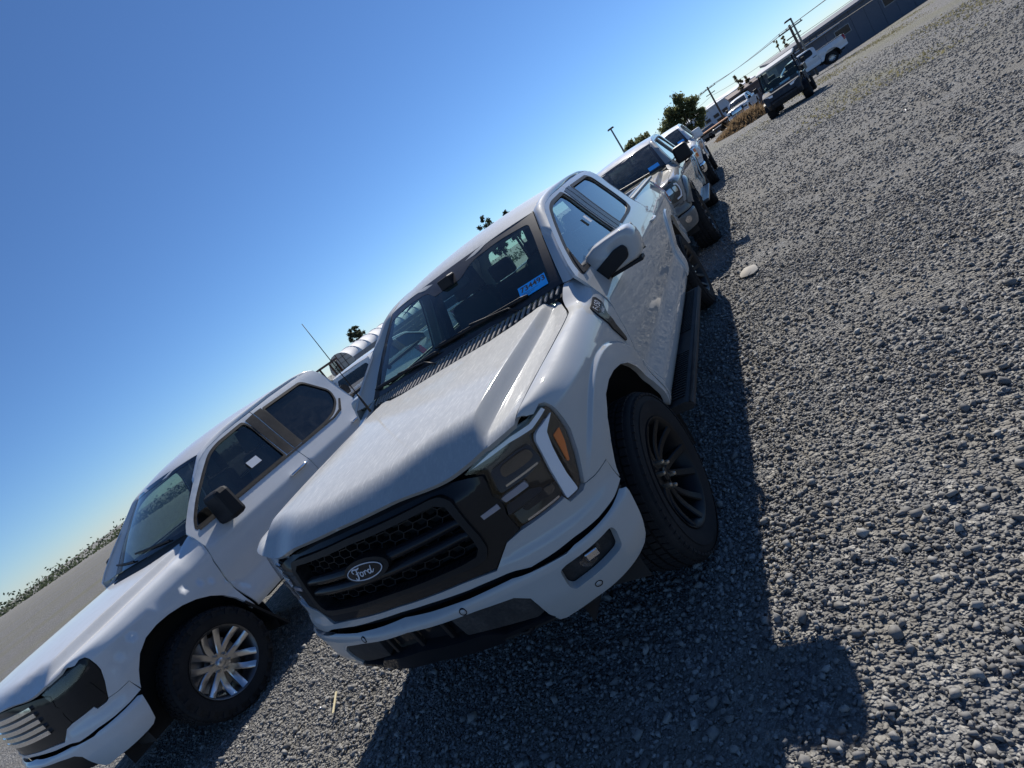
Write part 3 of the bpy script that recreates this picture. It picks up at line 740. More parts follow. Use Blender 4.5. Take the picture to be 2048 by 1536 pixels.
for sd_ in (1, -1):
    fd = panel('front_door', front_door, sidep, G1, hero, sides=(sd_,), res=.03, t=.015, hem=.004, holes=[win_f])
    rd = panel('rear_door', rear_door, sidep, G1, hero, sides=(sd_,), res=.03, t=.015, hem=.004, holes=[win_r])
    seal('window_seal', win_f, fd, (sd_,), .014); seal('window_seal', win_r, rd, (sd_,), .014)
    panel('window', inset(win_f if area(win_f) > 0 else win_f[::-1], -.01), sidep, M['window'], fd, sides=(sd_,), res=.08, t=0, hem=0, off=-.014)
    panel('window', inset(win_r if area(win_r) > 0 else win_r[::-1], -.01), sidep, M['window'] if sd_ < 0 else M['privacy'], rd, sides=(sd_,), res=.08, t=0, hem=0, off=-.014)
    panel('pillar_cover', [(1.755, 1.352), (1.768, 1.772), (1.868, 1.785), (1.850, 1.350)], sidep, M['gloss_black'], fd, sides=(sd_,), res=.06, t=.004, hem=.001, off=.003)
    panel('pillar_cover', [(1.868, 1.350), (1.886, 1.786), (1.99, 1.790), (1.965, 1.352)], sidep, M['gloss_black'], rd, sides=(sd_,), res=.06, t=.004, hem=.001, off=.003)
    panel('mirror_sail', [(.565, 1.345), (.64, 1.41), (.755, 1.488), (.62, 1.345)], sidep, M['trim'], fd, sides=(sd_,), res=.05, t=.012, hem=.002, off=.010)
    for nm, par, ya, yb in (('door_handle', fd, 1.55, 1.80), ('door_handle', rd, 2.68, 2.93)):
        g = Geo(); P = []
        for i in range(9):
            t = i/8; y = lerp(ya, yb, t); p = Vector(sidep(y, 1.168)); P.append(Vector((sd_*(p.x+.004+.020*math.sin(math.pi*min(1, max(0, t*1.25-.12)))**.5), y, 1.168)))
        g.tube(P, .016, 10, squash=.75); g.build(nm, G1, par, smooth=True)
    # wing mirror
    msec = subdiv([(.872, 1.30), (.878, 1.35), (.905, 1.39), (.964, 1.414), (1.05, 1.420), (1.143, 1.421), (1.180, 1.408), (1.198, 1.37), (1.201, 1.337), (1.196, 1.29), (1.183, 1.255), (1.155, 1.233), (1.05, 1.229), (.945, 1.229), (.895, 1.245), (.876, 1.27)], .03)
    c = Vector((1.04, 1.325)); V = []; F = []; n = len(msec)
    lay = [(.748, .02), (.748, .5), (.750, .78), (.754, .86), (.762, .92), (.774, .962), (.79, .988), (.81, 1.0), (.88, 1.0), (.905, .985), (.918, .95)]
    for y, k in lay:
        for x, z in msec:
            e = (x-1.04)*.10*(1-(y-.72)/.2); V.append((sd_*(c.x+(x-c.x)*k), y+(.06*(x-.87)), c.y+(z-c.y)*k))
    for j in range(len(lay)-1):
        for i in range(n): F.append((j*n+i, j*n+(i+1) % n, (j+1)*n+(i+1) % n, (j+1)*n+i))
    F.append(tuple(range(n))[::-1]); F.append(tuple(range((len(lay)-1)*n, len(lay)*n)))
    if sd_ < 0: F = [f[::-1] for f in F]
    mir = mk('wing_mirror', V, F, G1, fd, angle=70)
    g = Geo(); arm = rounded([(.86, 1.195), (.885, 1.285), (1.065, 1.345), (1.118, 1.346), (1.132, 1.318), (1.118, 1.272), (.97, 1.226), (.90, 1.165)], [.01, .01, .01, .018, .012, .018, .01, .01], 4)
    g.prism(arm, lambda a, b, t: (sd_*a, .744+t+.06*(a-.87), b), -.012, .09); g.build('mirror_arm', M['black'], mir, bevel=.006)
    Geo().box((sd_*1.04, .925+.01, 1.325), (.29, .004, .165)).build('mirror_glass', M['chrome'], mir)
    Geo().box((sd_*1.07, .83, 1.222), (.20, .09, .022)).build('mirror_lower_cover', M['black'], mir, bevel=.006)
# F-150 badge on the wing
def bsk(y, z): return skin(PL.sy(y), z) if z < 1.12 else skin(PL.sy(y), 1.12+(z-1.12)*1.12)
bo = [(.255, 1.200), (.275, 1.217), (.395, 1.215), (.412, 1.199), (.405, 1.164), (.335, 1.135), (.330, 1.080), (.368, .985), (.352, .972), (.335, .985), (.263, 1.081), (.244, 1.162)]
for sd_ in (1, -1):
    vb = panel('wing_vent', rounded(bo, .008, 3), bsk, M['gloss_black'], hero, sides=(sd_,), res=.02, t=.012, hem=.003, off=.010)
    V, F = text_geo('F-150', .046); V2, F2 = text_geo('LARIAT', .018)
    W = []
    for vs, (cy, cz) in ((V, (.325, 1.193)), (V2, (.325, 1.160))):
        for v in vs:
            y = cy+v.x*sd_*1.0; p = Vector(bsk(y, cz+v.y)); p.x += .0125; p.x *= sd_; W.append(p)
    FF = F+[tuple(i+len(V) for i in f) for f in F2]
    mk('badge_lettering', W, FF, M['badge_white'], vb)
# cab: pillars, roof, back
wl = lambda u, v: None
def wsh(u, v):
    a = Vector((.788*u, .485+.096*u*u, 1.368-.010*u*u)); b = Vector((.664*u, 1.075+.110*u*u, 1.786-.014*u*u)); p = a.lerp(b, v)
    k = .020*4*v*(1-v)*(1-.3*u*u); return (p.x*(1+0*k), p.y-k*.6, p.z+k*.8)
def pl_resample(P, n):
    P = [Vector(p) for p in P]; L = [0]
    for a, b in zip(P, P[1:]): L.append(L[-1]+(b-a).length)
    out = []
    for i in range(n):
        t = L[-1]*i/(n-1); j = min(bisect.bisect_right(L, t)-1, len(P)-2); out.append(P[j].lerp(P[j+1], (t-L[j])/max(1e-9, L[j+1]-L[j])))
    return out
RS = Pch([(1.10, 1.752), (1.185, 1.772), (1.4, 1.816), (1.8, 1.850), (2.3, 1.862), (2.7, 1.850), (2.95, 1.815)])
RC = Pch([(1.00, 1.742), (1.075, 1.782), (1.2, 1.822), (1.4, 1.856), (1.7, 1.886), (2.0, 1.897), (2.5, 1.890), (2.80, 1.868), (2.95, 1.835)])
def roof(x, y):
    t = min(1, abs(x)/.665)**2.3; return (x, y, RC(y)+(RS(y)-RC(y))*t)
fe = [(.664*u/1, 1.075+.110*u*u-.012-.030*sst(.42, .30, abs(u+.08))) for u in np.linspace(0.0001, 1, 16)]
fe = [(.664*u, 1.062+.110*u*u-.034*sst(.50, .36, abs(u))) for u in np.linspace(0.0001, 1, 18)]
rp = fe+[(.668, 1.25), (.674, 1.5), (.678, 2.0), (.672, 2.6), (.655, 2.86), (.60, 2.93), (.0001, 2.955)]
panel('roof', mirror_half(rp), roof, M['grey_dusty'], hero, res=.035, t=.012, hem=.004, out=(0, 0, 1))
inn_a = pl_resample([wsh(1.004, v) for v in np.linspace(0, 1, 14)], 16); inn_r = pl_resample([(.670, 1.19, RS(1.19))]+[(.674+.004*math.sin((y-1.2)/1.6*3.1), y, RS(y)) for y in np.linspace(1.3, 2.80, 14)]+[(.655, 2.90, RS(2.90)-.004)], 24)
out_a = pl_resample([sidep(y, z) for y, z in frame_top if y <= 1.08], 16); out_r = pl_resample([sidep(y, z) for y, z in frame_top if 1.07 <= y <= 2.95], 24)
for sd_ in (1, -1):
    strip('roof_pillar', inn_a+inn_r[1:], out_a+out_r[1:], G1, hero, rows=8, bulge=.016, sides=(sd_,), ref=(1, 0, .6))
    strip('roof_pillar', [(.655, 2.90, 1.818), (.64, 2.99, 1.72), (.70, 3.02, 1.36)], [sidep(2.945, 1.812), sidep(2.99, 1.72), sidep(3.012, 1.364)], G1, hero, rows=4, bulge=.01, sides=(sd_,), ref=(1, .5, 0))
back = [(.66, 1.815), (.68, 1.72), (.90, 1.36), (.93, 1.30), (.93, .60), (-.93, .60), (-.93, 1.30), (-.90, 1.36), (-.68, 1.72), (-.66, 1.815)]
rw = rounded([(.56, 1.74), (.66, 1.44), (-.66, 1.44), (-.56, 1.74)], .06)
bkf = lambda a, z: (a, 3.03-.10*sst(1.30, 1.85, z), z)
bk = panel('cab_back', back, bkf, G1, hero, res=.08, t=.02, hem=.003, holes=[rw], out=(0, 1, 0))
panel('rear_window', rw, bkf, M['window'], bk, res=.15, t=0, hem=0, off=-.004, out=(0, 1, 0))
for x in (-.22, .22): Geo().box((x, 2.985, 1.59), (.02, .02, .30)).build('window_slider', M['black'], bk)
# windscreen with black border
ws = panel('windshield', [(-.998, 0), (.998, 0), (.998, 1), (-.998, 1)], wsh, M['windshield'], hero, res=.12, t=0, hem=0, out=(0, -1, 1))
fo = [(-.998, .0), (.998, .0), (.998, .999), (-.998, .999)]
fh = rounded([(-.93, .055), (.93, .055), (.935, .62), (.925, .865), (.62, .90), (.30, .865), (.17, .735), (-.17, .735), (-.30, .865), (-.62, .90), (-.925, .865), (-.935, .62)], [.06, .06, .1, .05, .1, .08, .03, .03, .08, .1, .05, .1], 4)
panel('glass_border', fo, wsh, M['frit_dusty'], ws, res=.07, t=0, hem=0, off=.0012, holes=[fh], out=(0, -1, 1))
# cowl
def cowl(a, b):
    """a across, b 0 at the bonnet to 1 at the glass"""
    yb = .33+.22*sst(.25, .75, abs(a)); y1 = .50+.096*(a/.788)**2
    y0 = yb-.05; y = lerp(y0, y1, b); return (a, y, lerp(1.300+.008*sst(.3, .7, abs(a)), 1.362-.010*(a/.788)**2, b))
cw_ = panel('cowl', [(-.775, 0), (.775, 0), (.785, 1), (-.785, 1)], cowl, M['trim'], hero, res=.06, t=0, hem=0, out=(0, 0, 1))
for i in range(-21, 22):
    a = i*.0355
    g = Geo(); p, q = Vector(cowl(a, .30)), Vector(cowl(a+.012, .92)); g.bar(p+Vector((0, 0, .008)), q+Vector((0, 0, .005)), .013, .009); g.build('cowl_slat', M['cowl'], cw_)
strip('cowl_rail', [Vector(cowl(a, .93))+Vector((0, 0, .012)) for a in np.linspace(-.78, .78, 30)], [Vector(cowl(a, 1.02))+Vector((0, 0, .010)) for a in np.linspace(-.78, .78, 30)], M['cowl'], hero, rows=2, bulge=.004, ref=(0, 0, 1))
# wipers
for x0, y_b, x1, v1, lean in ((-.10, .50, -.72, .09, 0), (.52, .56, -.10, .12, 0)):
    wp = Geo(); base = Vector((x0, y_b-.06, 1.352)); tip_u = x1/.76
    P = [base+Vector((0, 0, .015))]
    for t in np.linspace(.25, 1, 8):
        u = lerp(x0, lerp(x0, x1, .55), t)/.74; P.append(Vector(wsh(u, lerp(.02, v1, t)))+Vector((0, -.012, .018)))
    wp.tube(P, .0075, 6, squash=.7); wo = wp.build('wiper', M['black'], hero, smooth=True)
    g = Geo(); P = [Vector(wsh(lerp(x0+.04, x1, t)/.745, lerp(.07, v1, t)))+Vector((0, -.008, .010)) for t in np.linspace(0, 1, 16)]
    g.tube(P, [.004]+[.010]*14+[.005], 6, squash=1.3); g.build('wiper_blade', M['black'], wo, smooth=True)
# label in the windscreen
def lab(a, b):
    c = Vector(wsh(.80, .135)); c2 = Vector(wsh(.80+.10, .135)); c3 = Vector(wsh(.80, .30)); ex = (c2-c).normalized(); ey = (c3-c).normalized(); ey = (ey-ex*ey.dot(ex)).normalized(); n = ex.cross(ey).normalized()
    return c+ex*a+ey*b+n*.004
lb = mk('window_label', [lab(*p) for p in ((-.088, -.047), (.088, -.047), (.088, .047), (-.088, .047))], [(0, 1, 2, 3)], M['blue'], hero)
V, F = text_geo('734493', .054, 0, .0011); g = Geo(); 
off_n = (Vector(lab(1, 0))-Vector(lab(0, 0))).cross(Vector(lab(0, 1))-Vector(lab(0, 0))).normalized()*.0012
g.add([Vector(lab(v.x+.004, v.y+.014))+off_n for v in V], F)
for b, a0, a1 in ((-.018, -.075, .03), (-.028, -.075, .005), (-.037, -.075, -.02)): g.add([Vector(lab(*p))+off_n for p in ((a0, b), (a1, b), (a1, b+.0022), (a0, b+.0022))], [(0, 1, 2, 3)])
g.build('label_print', M['ink'], lb)
# aerial on the far wing
g = Geo(); g.tube([(-.70, .40, 1.33), (-.685, .385, 1.47)], [.0085, .006], 8); g.tube([(-.685, .385, 1.47), (-.655, .35, 2.01)], [.0035, .0022], 6); g.build('aerial', M['black'], hero, smooth=True)
# load bed
bed = [(3.025, .525), (3.035, .64), (3.072, .75), (3.005, .97), (3.012, 1.12), (3.062, 1.20), (3.078, 1.28), (3.03, 1.372), (3.10, 1.380), (4.0, 1.388), (4.84, 1.398), (4.865, 1.36), (4.87, .62), (4.33, .56), (4.30, .66), (4.24, .77), (4.15, .87), (4.03, .95), (3.90, .992), (3.75, 1.002), (3.60, .982), (3.46, .90), (3.34, .76), (3.24, .61), (3.17, .515)]
for sd_ in (1, -1):
    bs = panel('bedside', bed, sidep, G1, hero, sides=(sd_,), res=.032, t=.03, hem=.004, lines=flare_lines(1))
    panel('tail_light', rounded([(4.74, 1.33), (4.862, 1.335), (4.865, 1.05), (4.80, 1.02)], .02), sidep, M['red'], bs, sides=(sd_,), res=.04, t=.02, hem=.004, off=.006)
    for k, (xa, xb, z, mt) in enumerate(((.845, .905, 1.392, M['grey_dusty']), (.815, .838, 1.402, M['silver']), (.785, .806, 1.398, M['silver']))):
        Geo().box((sd_*(xa+xb)/2, 3.95, z), (xb-xa, 1.80, .03)).build('bed_rail', mt, hero, bevel=.006)
    Geo().box((sd_*.78, 3.95, 1.12), (.03, 1.78, .55)).build('bed_wall', M['under'], hero)
Geo().box((0, 3.07, 1.12), (1.55, .03, .55)).build('bed_wall', M['under'], hero)
Geo().box((0, 3.95, .84), (1.56, 1.80, .04)).build('bed_floor', M['under'], hero)
Geo().box((0, 4.855, 1.11), (1.70, .06, .57)).build('tailgate', G1, hero, bevel=.015)
# running boards
for sd_ in (1, -1):
    g = Geo(); sec = rounded([(.87, .435), (.87, .478), (1.03, .482), (1.065, .468), (1.068, .440), (1.04, .428)], .008)
    g.prism(sec, lambda a, b, t: (sd_*a, t, b), .50, 2.66); rb = g.build('running_board', M['trim'], hero, angle=40)
    rib = None
    for i in range(60):
        y = .58+i*.034
        if 1.25 < y < 1.62: continue
        if rib is None: rib = o = Geo().box((0, 0, 0), (.12, .012, .008)).build('step_rib', M['black'], rb)
        else: o = rib.copy(); COL.objects.link(o)
        o.location = (sd_*.965, y, .486)
    g = Geo(); g.tube([(sd_*1.055, .50, .476), (sd_*1.055, 2.66, .476)], .008, 8); g.build('step_edge', M['trim'], rb, smooth=True)
# wheels, wheel houses, underbody
HM = (M['rim_black'], M['rim_black'], M['gloss_black'])
for x, y, fl, st in ((.845, 0, False, -.03), (.860, 3.693, False, 0), (-.845, 0, True, -.03), (-.860, 3.693, True, 0)):
    wheel((x, y, .405), .412, .266, .262, hero, 'v', HM, fl, st, blocks=64)
for yc in (0, 3.693):
    for sd_ in (1, -1):
        g = Geo(); V = []; F = []
        for i in range(21):
            t = math.radians(-20+206*i/20); r = .62
            for x in (.955 if t < 2.3 else .955-.075*sst(2.3, 2.9, t), .60): V.append((sd_*x, yc-.03+r*math.cos(t)*.93, .43+r*math.sin(t)*.98))
        for i in range(20): F.append((2*i, 2*i+1, 2*i+3, 2*i+2))
        g.add(V, F); g.add([(sd_*.60, yc-.7, .3), (sd_*.60, yc+.7, .3), (sd_*.60, yc+.7, 1.12), (sd_*.60, yc-.7, 1.12)], [(0, 1, 2, 3)]); g.build('wheel_liner', M['liner'], hero)
g = Geo(); g.box((0, 2.0, .50), (1.10, 5.3, .14)); g.box((0, 1.75, .53), (1.80, 2.2, .10)); g.box((0, 3.693, .42), (1.5, .12, .12)); g.box((0, 0, .42), (1.4, .12, .10)); g.box((0, -.02, .85), (1.15, 1.0, .55)); g.box((0, -.62, .85), (1.1, .03, .45))
g.build('underbody', M['under'], hero)
Geo().box((0, 1.75, .62), (1.80, 2.45, .06)).build('cab_floor', M['dash'], hero)
# cabin
g = Geo(); g.box((0, .78, 1.20), (1.62, .50, .28), taper=.92); g.box((0, 1.05, 1.02), (1.55, .30, .35)); g.build('dashboard', M['dash'], hero, bevel=.03)
def seat(x, y, wdt, parent, head=True):
    g = Geo(); g.box((x, y, .90), (wdt, .52, .18)); g.m = Matrix.Translation((x, y+.30, 1.22)) @ Matrix.Rotation(-.16, 4, 'X'); g.box((0, 0, 0), (wdt, .16, .62), taper=.86); g.m = Matrix()
    s_ = g.build('seat', M['seat'], parent, bevel=.05)
    if head:
        g = Geo(); g.m = Matrix.Translation((x, y+.385, 1.635)) @ Matrix.Rotation(-.1, 4, 'X'); g.box((0, 0, 0), (.27, .11, .20), taper=.85)
        for q in (-.07, .07): g.box((q, 0, -.14), (.014, .014, .12))
        g.build('headrest', M['seat'], s_, bevel=.035)
for x in (.40, -.40): seat(x, 1.52, .52, hero)
g = Geo(); g.box((0, 2.45, .92), (1.45, .5, .18)); g.box((0, 2.76, 1.20), (1.45, .14, .50)); rs = g.build('rear_bench', M['seat'], hero, bevel=.04)
for x in (.45, 0, -.45): Geo().box((x, 2.80, 1.54), (.26, .10, .17)).build('headrest', M['seat'], rs, bevel=.03)
g = Geo(); P = [(.40+.19*math.cos(t), 1.10+.07*math.sin(t), 1.22+.175*math.sin(t)) for t in np.linspace(0, 2*math.pi, 24)[:-1]]; g.tube(P, .016, 8, closed=True); g.box((.40, 1.09, 1.20), (.15, .05, .10)); g.bar((.24, 1.10, 1.21), (.56, 1.10, 1.21), .03, .02); g.build('steering_wheel', M['dash'], hero, smooth=False, angle=40)
g = Geo(); g.box((.0, .985, 1.665), (.25, .03, .075)); mi = g.build('rear_view_mirror', M['black'], hero, bevel=.012)
Geo().box((0, .96, 1.72), (.10, .10, .07)).build('mirror_mount', M['black'], mi, bevel=.01)
g = Geo(); g.tube([(-.735, .86, 1.47), (-.70, .80, 1.50), (-.675, .92, 1.60), (-.69, 1.0, 1.615)], .017, 8); g.build('grab_handle', M['dash'], hero, smooth=True)
strip('pillar_lining', [(.74, .66, 1.38), (.655, 1.14, 1.735)], [(.845, .72, 1.38), (.72, 1.20, 1.735)], M['dash'], hero, rows=3, bulge=.02, sides=(1, -1))
panel('headliner', [(-.60, 1.15), (.60, 1.15), (.60, 2.85), (-.60, 2.85)], lambda x, y: (x, y, RC(y)-.055-.05*(x/.6)**2), M['headliner'], hero, res=.2, t=0, hem=0, out=(0, 0, -1))
strip('door_trim', [(.86, .55, 1.33), (.86, 2.95, 1.34)], [(.90, .55, .62), (.90, 2.95, .62)], M['dash'], hero, rows=2, sides=(1, -1))
for sd_ in (1, -1):
    Geo().bar((sd_*.80, 1.86, 1.33), (sd_*.685, 1.90, 1.78), .11, .05, (1, 0, 0)).build('pillar_lining', M['dash'], hero)
# ------------------------------------------------------------------ ground
GYP = Pch([(4, 0), (20, -.11), (36, -.40), (57, -.90), (80, -1.9), (110, -3.2), (150, -4.6), (250, -7), (400, -8)])
def gz(x, y):
    z = -.045*(min(x, 12)-1.2) if x > 1.2 else -.055*(min(-x, 3.2)-1.2) if x < -1.2 else 0.
    return z + (GYP(min(y, 400)) if y > 4 else 0)
def ground_mat():
    m = nmat('gravel_ground', (.13, .13, .125), .92); b = bsdf(m)
    tc = nd(m, 'ShaderNodeTexCoord')
    def vor(sc, feat='F1'):
        v = nd(m, 'ShaderNodeTexVoronoi', feature=feat); v.inputs['Scale'].default_value = sc; lk(m, tc.outputs['Object'], v.inputs['Vector']); return v
    v1 = vor(38); v2 = vor(85); n = noise(m, .35, 4, .6); n2 = noise(m, 2.5, 5, .65); n3 = noise(m, .12, 3, .5, vscale=(1.6, .35, 1))
    sp = nd(m, 'ShaderNodeSeparateColor'); lk(m, v1.outputs['Color'], sp.inputs[0])
    stone = ramp(m, sp.outputs[0], [(0, (0.099, 0.099, 0.101)), (.45, (0.191, 0.189, 0.185)), (.8, (0.271, 0.266, 0.254)), (1, (0.383, 0.370, 0.343))])
    fines = mixc(m, n2, (0.158, 0.152, 0.140), (0.238, 0.221, 0.191))
    c = mixc(m, ramp(m, n2, [(.42, (0,)*3), (.62, (1,)*3)]), stone, fines)
    olive = ramp(m, n3, [(.50, (0,)*3), (.66, (1,)*3)]); c = mixc(m, mathn(m, 'MULTIPLY', olive, .55), c, (.20, .19, .11))
    lk(m, c, b.inputs['Base Color'])
    h = mathn(m, 'ADD', mathn(m, 'MULTIPLY', v1.outputs['Distance'], -1.), mathn(m, 'MULTIPLY', v2.outputs['Distance'], -.5)); bump(m, h, 1., .035)
    return m
M['ground'] = ground_mat()
xs = np.unique(np.concatenate([np.linspace(-8, 14, 45), np.array([-2500, -900, -300, -120, -60, -30, -16, 22, 40, 80, 200, 600, 1500, 2500.])])); ys = np.unique(np.concatenate([np.linspace(-6, 30, 37), np.array([-600, -150, -50, -20, 45, 70, 100, 150, 220, 400, 900, 2000, 3500.])]))
V = [(x, y, gz(x, y)-.012) for y in ys for x in xs]; nx = len(xs)
F = [(j*nx+i, j*nx+i+1, (j+1)*nx+i+1, (j+1)*nx+i) for j in range(len(ys)-1) for i in range(nx-1)]
tag(mk('gravel_ground', V, F, M['ground'], smooth=True), kind='structure')

def stone_mat():
    m = nmat('crushed_stone', (.14, .14, .135), .88); b = bsdf(m)
    at = nd(m, 'ShaderNodeAttribute', attribute_name='tone'); n = noise(m, 60, 3, .6)
    c = ramp(m, at.outputs['Fac'], [(0, (0.086, 0.086, 0.089)), (.35, (0.172, 0.171, 0.169)), (.75, (0.264, 0.259, 0.249)), (.93, (0.356, 0.347, 0.327)), (1, (0.449, 0.436, 0.403))])
    lk(m, mixc(m, mathn(m, 'MULTIPLY', n, .35), c, (0.251, 0.234, 0.208)), b.inputs['Base Color']); return m
M['stone'] = stone_mat()
def gravel():
    cb = np.array([(-1, -1, -1), (1, -1, -1), (1, 1, -1), (-1, 1, -1), (-1, -1, 1), (1, -1, 1), (1, 1, 1), (-1, 1, 1)], float)
    fc = np.array([(0, 2, 1), (0, 3, 2), (4, 5, 6), (4, 6, 7), (0, 1, 5), (0, 5, 4), (1, 2, 6), (1, 6, 5), (2, 3, 7), (2, 7, 6), (3, 0, 4), (3, 4, 7)])
    shapes = []
    for k in range(60):      # crushed stone: skewed, chipped blocks
        v = cb*.72; v = v+RNG.uniform(-.38, .38, (8, 3)); v[4:, :2] *= RNG.uniform(.45, .95); v = v*np.array([1.15, RNG.uniform(.55, 1.0), RNG.uniform(.40, .80)])
        q = Matrix.Rotation(RNG.normal(0, .5), 3, 'X') @ Matrix.Rotation(RNG.normal(0, .5), 3, 'Y'); shapes.append(v@np.array(q).T)
    shapes = np.array(shapes)
    cam = np.array(CAM_POS); cy, sy = math.cos(YAW), math.sin(YAW)
    zones = [(-4.4, 3.2, -2.2, 1.2, 4300, .0066), (-4.4, 3.6, 1.2, 4.2, 2300, .0080), (-2.0, 5.0, 4.2, 8.5, 850, .0105), (-1.0, 8.0, 8.0, 16, 230, .015), (.5, 11.0, 13, 30, 70, .021)]
    PX = []; SZ = []
    for x0, x1, y0, y1, den, sz in zones:
        n = int((x1-x0)*(y1-y0)*den); P = np.stack([RNG.uniform(x0, x1, n), RNG.uniform(y0, y1, n)], 1)
        d = P-cam[:2]; fw = d@np.array([-sy, cy]); rt = d@np.array([cy, sy])
        k = (fw > .2) & (np.abs(rt) < 1.45*fw+.9)
        under = (np.abs(P[:, 0]) < .75) & (P[:, 1] > .0) & (P[:, 1] < 4.6); k &= ~under
        k &= ~((P[:, 0] < -3.4) & (P[:, 1] > 1.0))
        patch = np.sin(P[:, 0]*2.3+1.1*np.sin(P[:, 1]*1.7))*np.cos(P[:, 1]*2.9+.8*np.sin(P[:, 0]*3.1))
        k &= RNG.uniform(0, 1, n) < np.clip(.82+.45*patch, .30, 1)
        k &= RNG.uniform(0, 1, n) < np.clip((y1-P[:, 1])/(.35*(y1-y0))+(y0 < 3), 0, 1)
        P = P[k]; PX.append(P); SZ.append(sz*np.exp(RNG.normal(0, .46, len(P))))
    P = np.concatenate(PX); S = np.clip(np.concatenate(SZ), .0028, .024); n = len(P)
    idx = RNG.integers(0, len(shapes), n); a = RNG.uniform(0, 2*math.pi, n); tx = RNG.normal(0, .45, n)
    v = shapes[idx]*S[:, None, None]
    c, s = np.cos(tx)[:, None], np.sin(tx)[:, None]; y, z = v[:, :, 1]*c-v[:, :, 2]*s, v[:, :, 1]*s+v[:, :, 2]*c
    c, s = np.cos(a)[:, None], np.sin(a)[:, None]; x, y = v[:, :, 0]*c-y*s, v[:, :, 0]*s+y*c
    gzv = np.array([gz(px, py) for px, py in P]); lift = RNG.uniform(-.25, .55, n)*S
    out = np.stack([x+P[:, 0, None], y+P[:, 1, None], z+(gzv-.010+lift)[:, None]], -1).reshape(-1, 3)
    F = (fc[None]+(np.arange(n)*8)[:, None, None]).reshape(-1, 3)
    me = bpy.data.meshes.new('gravel'); me.vertices.add(len(out)); me.vertices.foreach_set('co', out.ravel().astype(np.float32))
    me.loops.add(F.size); me.loops.foreach_set('vertex_index', F.ravel().astype(np.int32)); me.polygons.add(len(F))
    me.polygons.foreach_set('loop_start', np.arange(0, F.size, 3, dtype=np.int32)); me.update(calc_edges=True)
    at = me.attributes.new('tone', 'FLOAT', 'POINT'); at.data.foreach_set('value', np.repeat(np.clip(RNG.beta(1.6, 2.2, n), 0, 1), 8).astype(np.float32))
    me.materials.append(M['stone']); o = bpy.data.objects.new('gravel', me); link(o); tag(o, kind='stuff')
gravel()
def pebble(name, loc, s, mat, label, cat, seed):
    r = random.Random(seed); g = Geo(); n = 10; V = []
    for j, (zz, k) in enumerate(((0, .9), (.35, 1.0), (.75, .8), (1, .4))):
        for i in range(n):
            t = 2*math.pi*i/n; q = k*(1+r.uniform(-.16, .16)); V.append((s[0]*q*math.cos(t), s[1]*q*math.sin(t), s[2]*zz*(1+r.uniform(-.1, .1))))
    F = [(j*n+i, j*n+(i+1) % n, (j+1)*n+(i+1) % n, (j+1)*n+i) for j in range(3) for i in range(n)]+[tuple(range(3*n, 4*n))]
    o = mk(name, V, F, mat, angle=40); o.location = loc; o.rotation_euler = (0, 0, r.uniform(0, 3)); tag(o, label, cat); return o
M['palestone'] = paint('pale_stone', (.46, .43, .38), .4, 0, base_r=.9)
pebble('flat_stone', (1.36, 4.10, gz(1.36, 4.1)), (.10, .16, .05), M['palestone'], 'large pale flat stone lying on the dark gravel beside the rear wheel', 'stone', 4)
g = Geo(); g.bar((-1.60, -.455, .022), (-1.49, -.61, .016), .012, .005); M['straw'] = nmat('dry_straw', (.60, .52, .32), .8)
o = g.build('wood_splinter', M['straw']); tag(o, 'thin pale yellow wood splinter on the sunlit gravel between the two front trucks', 'splinter')
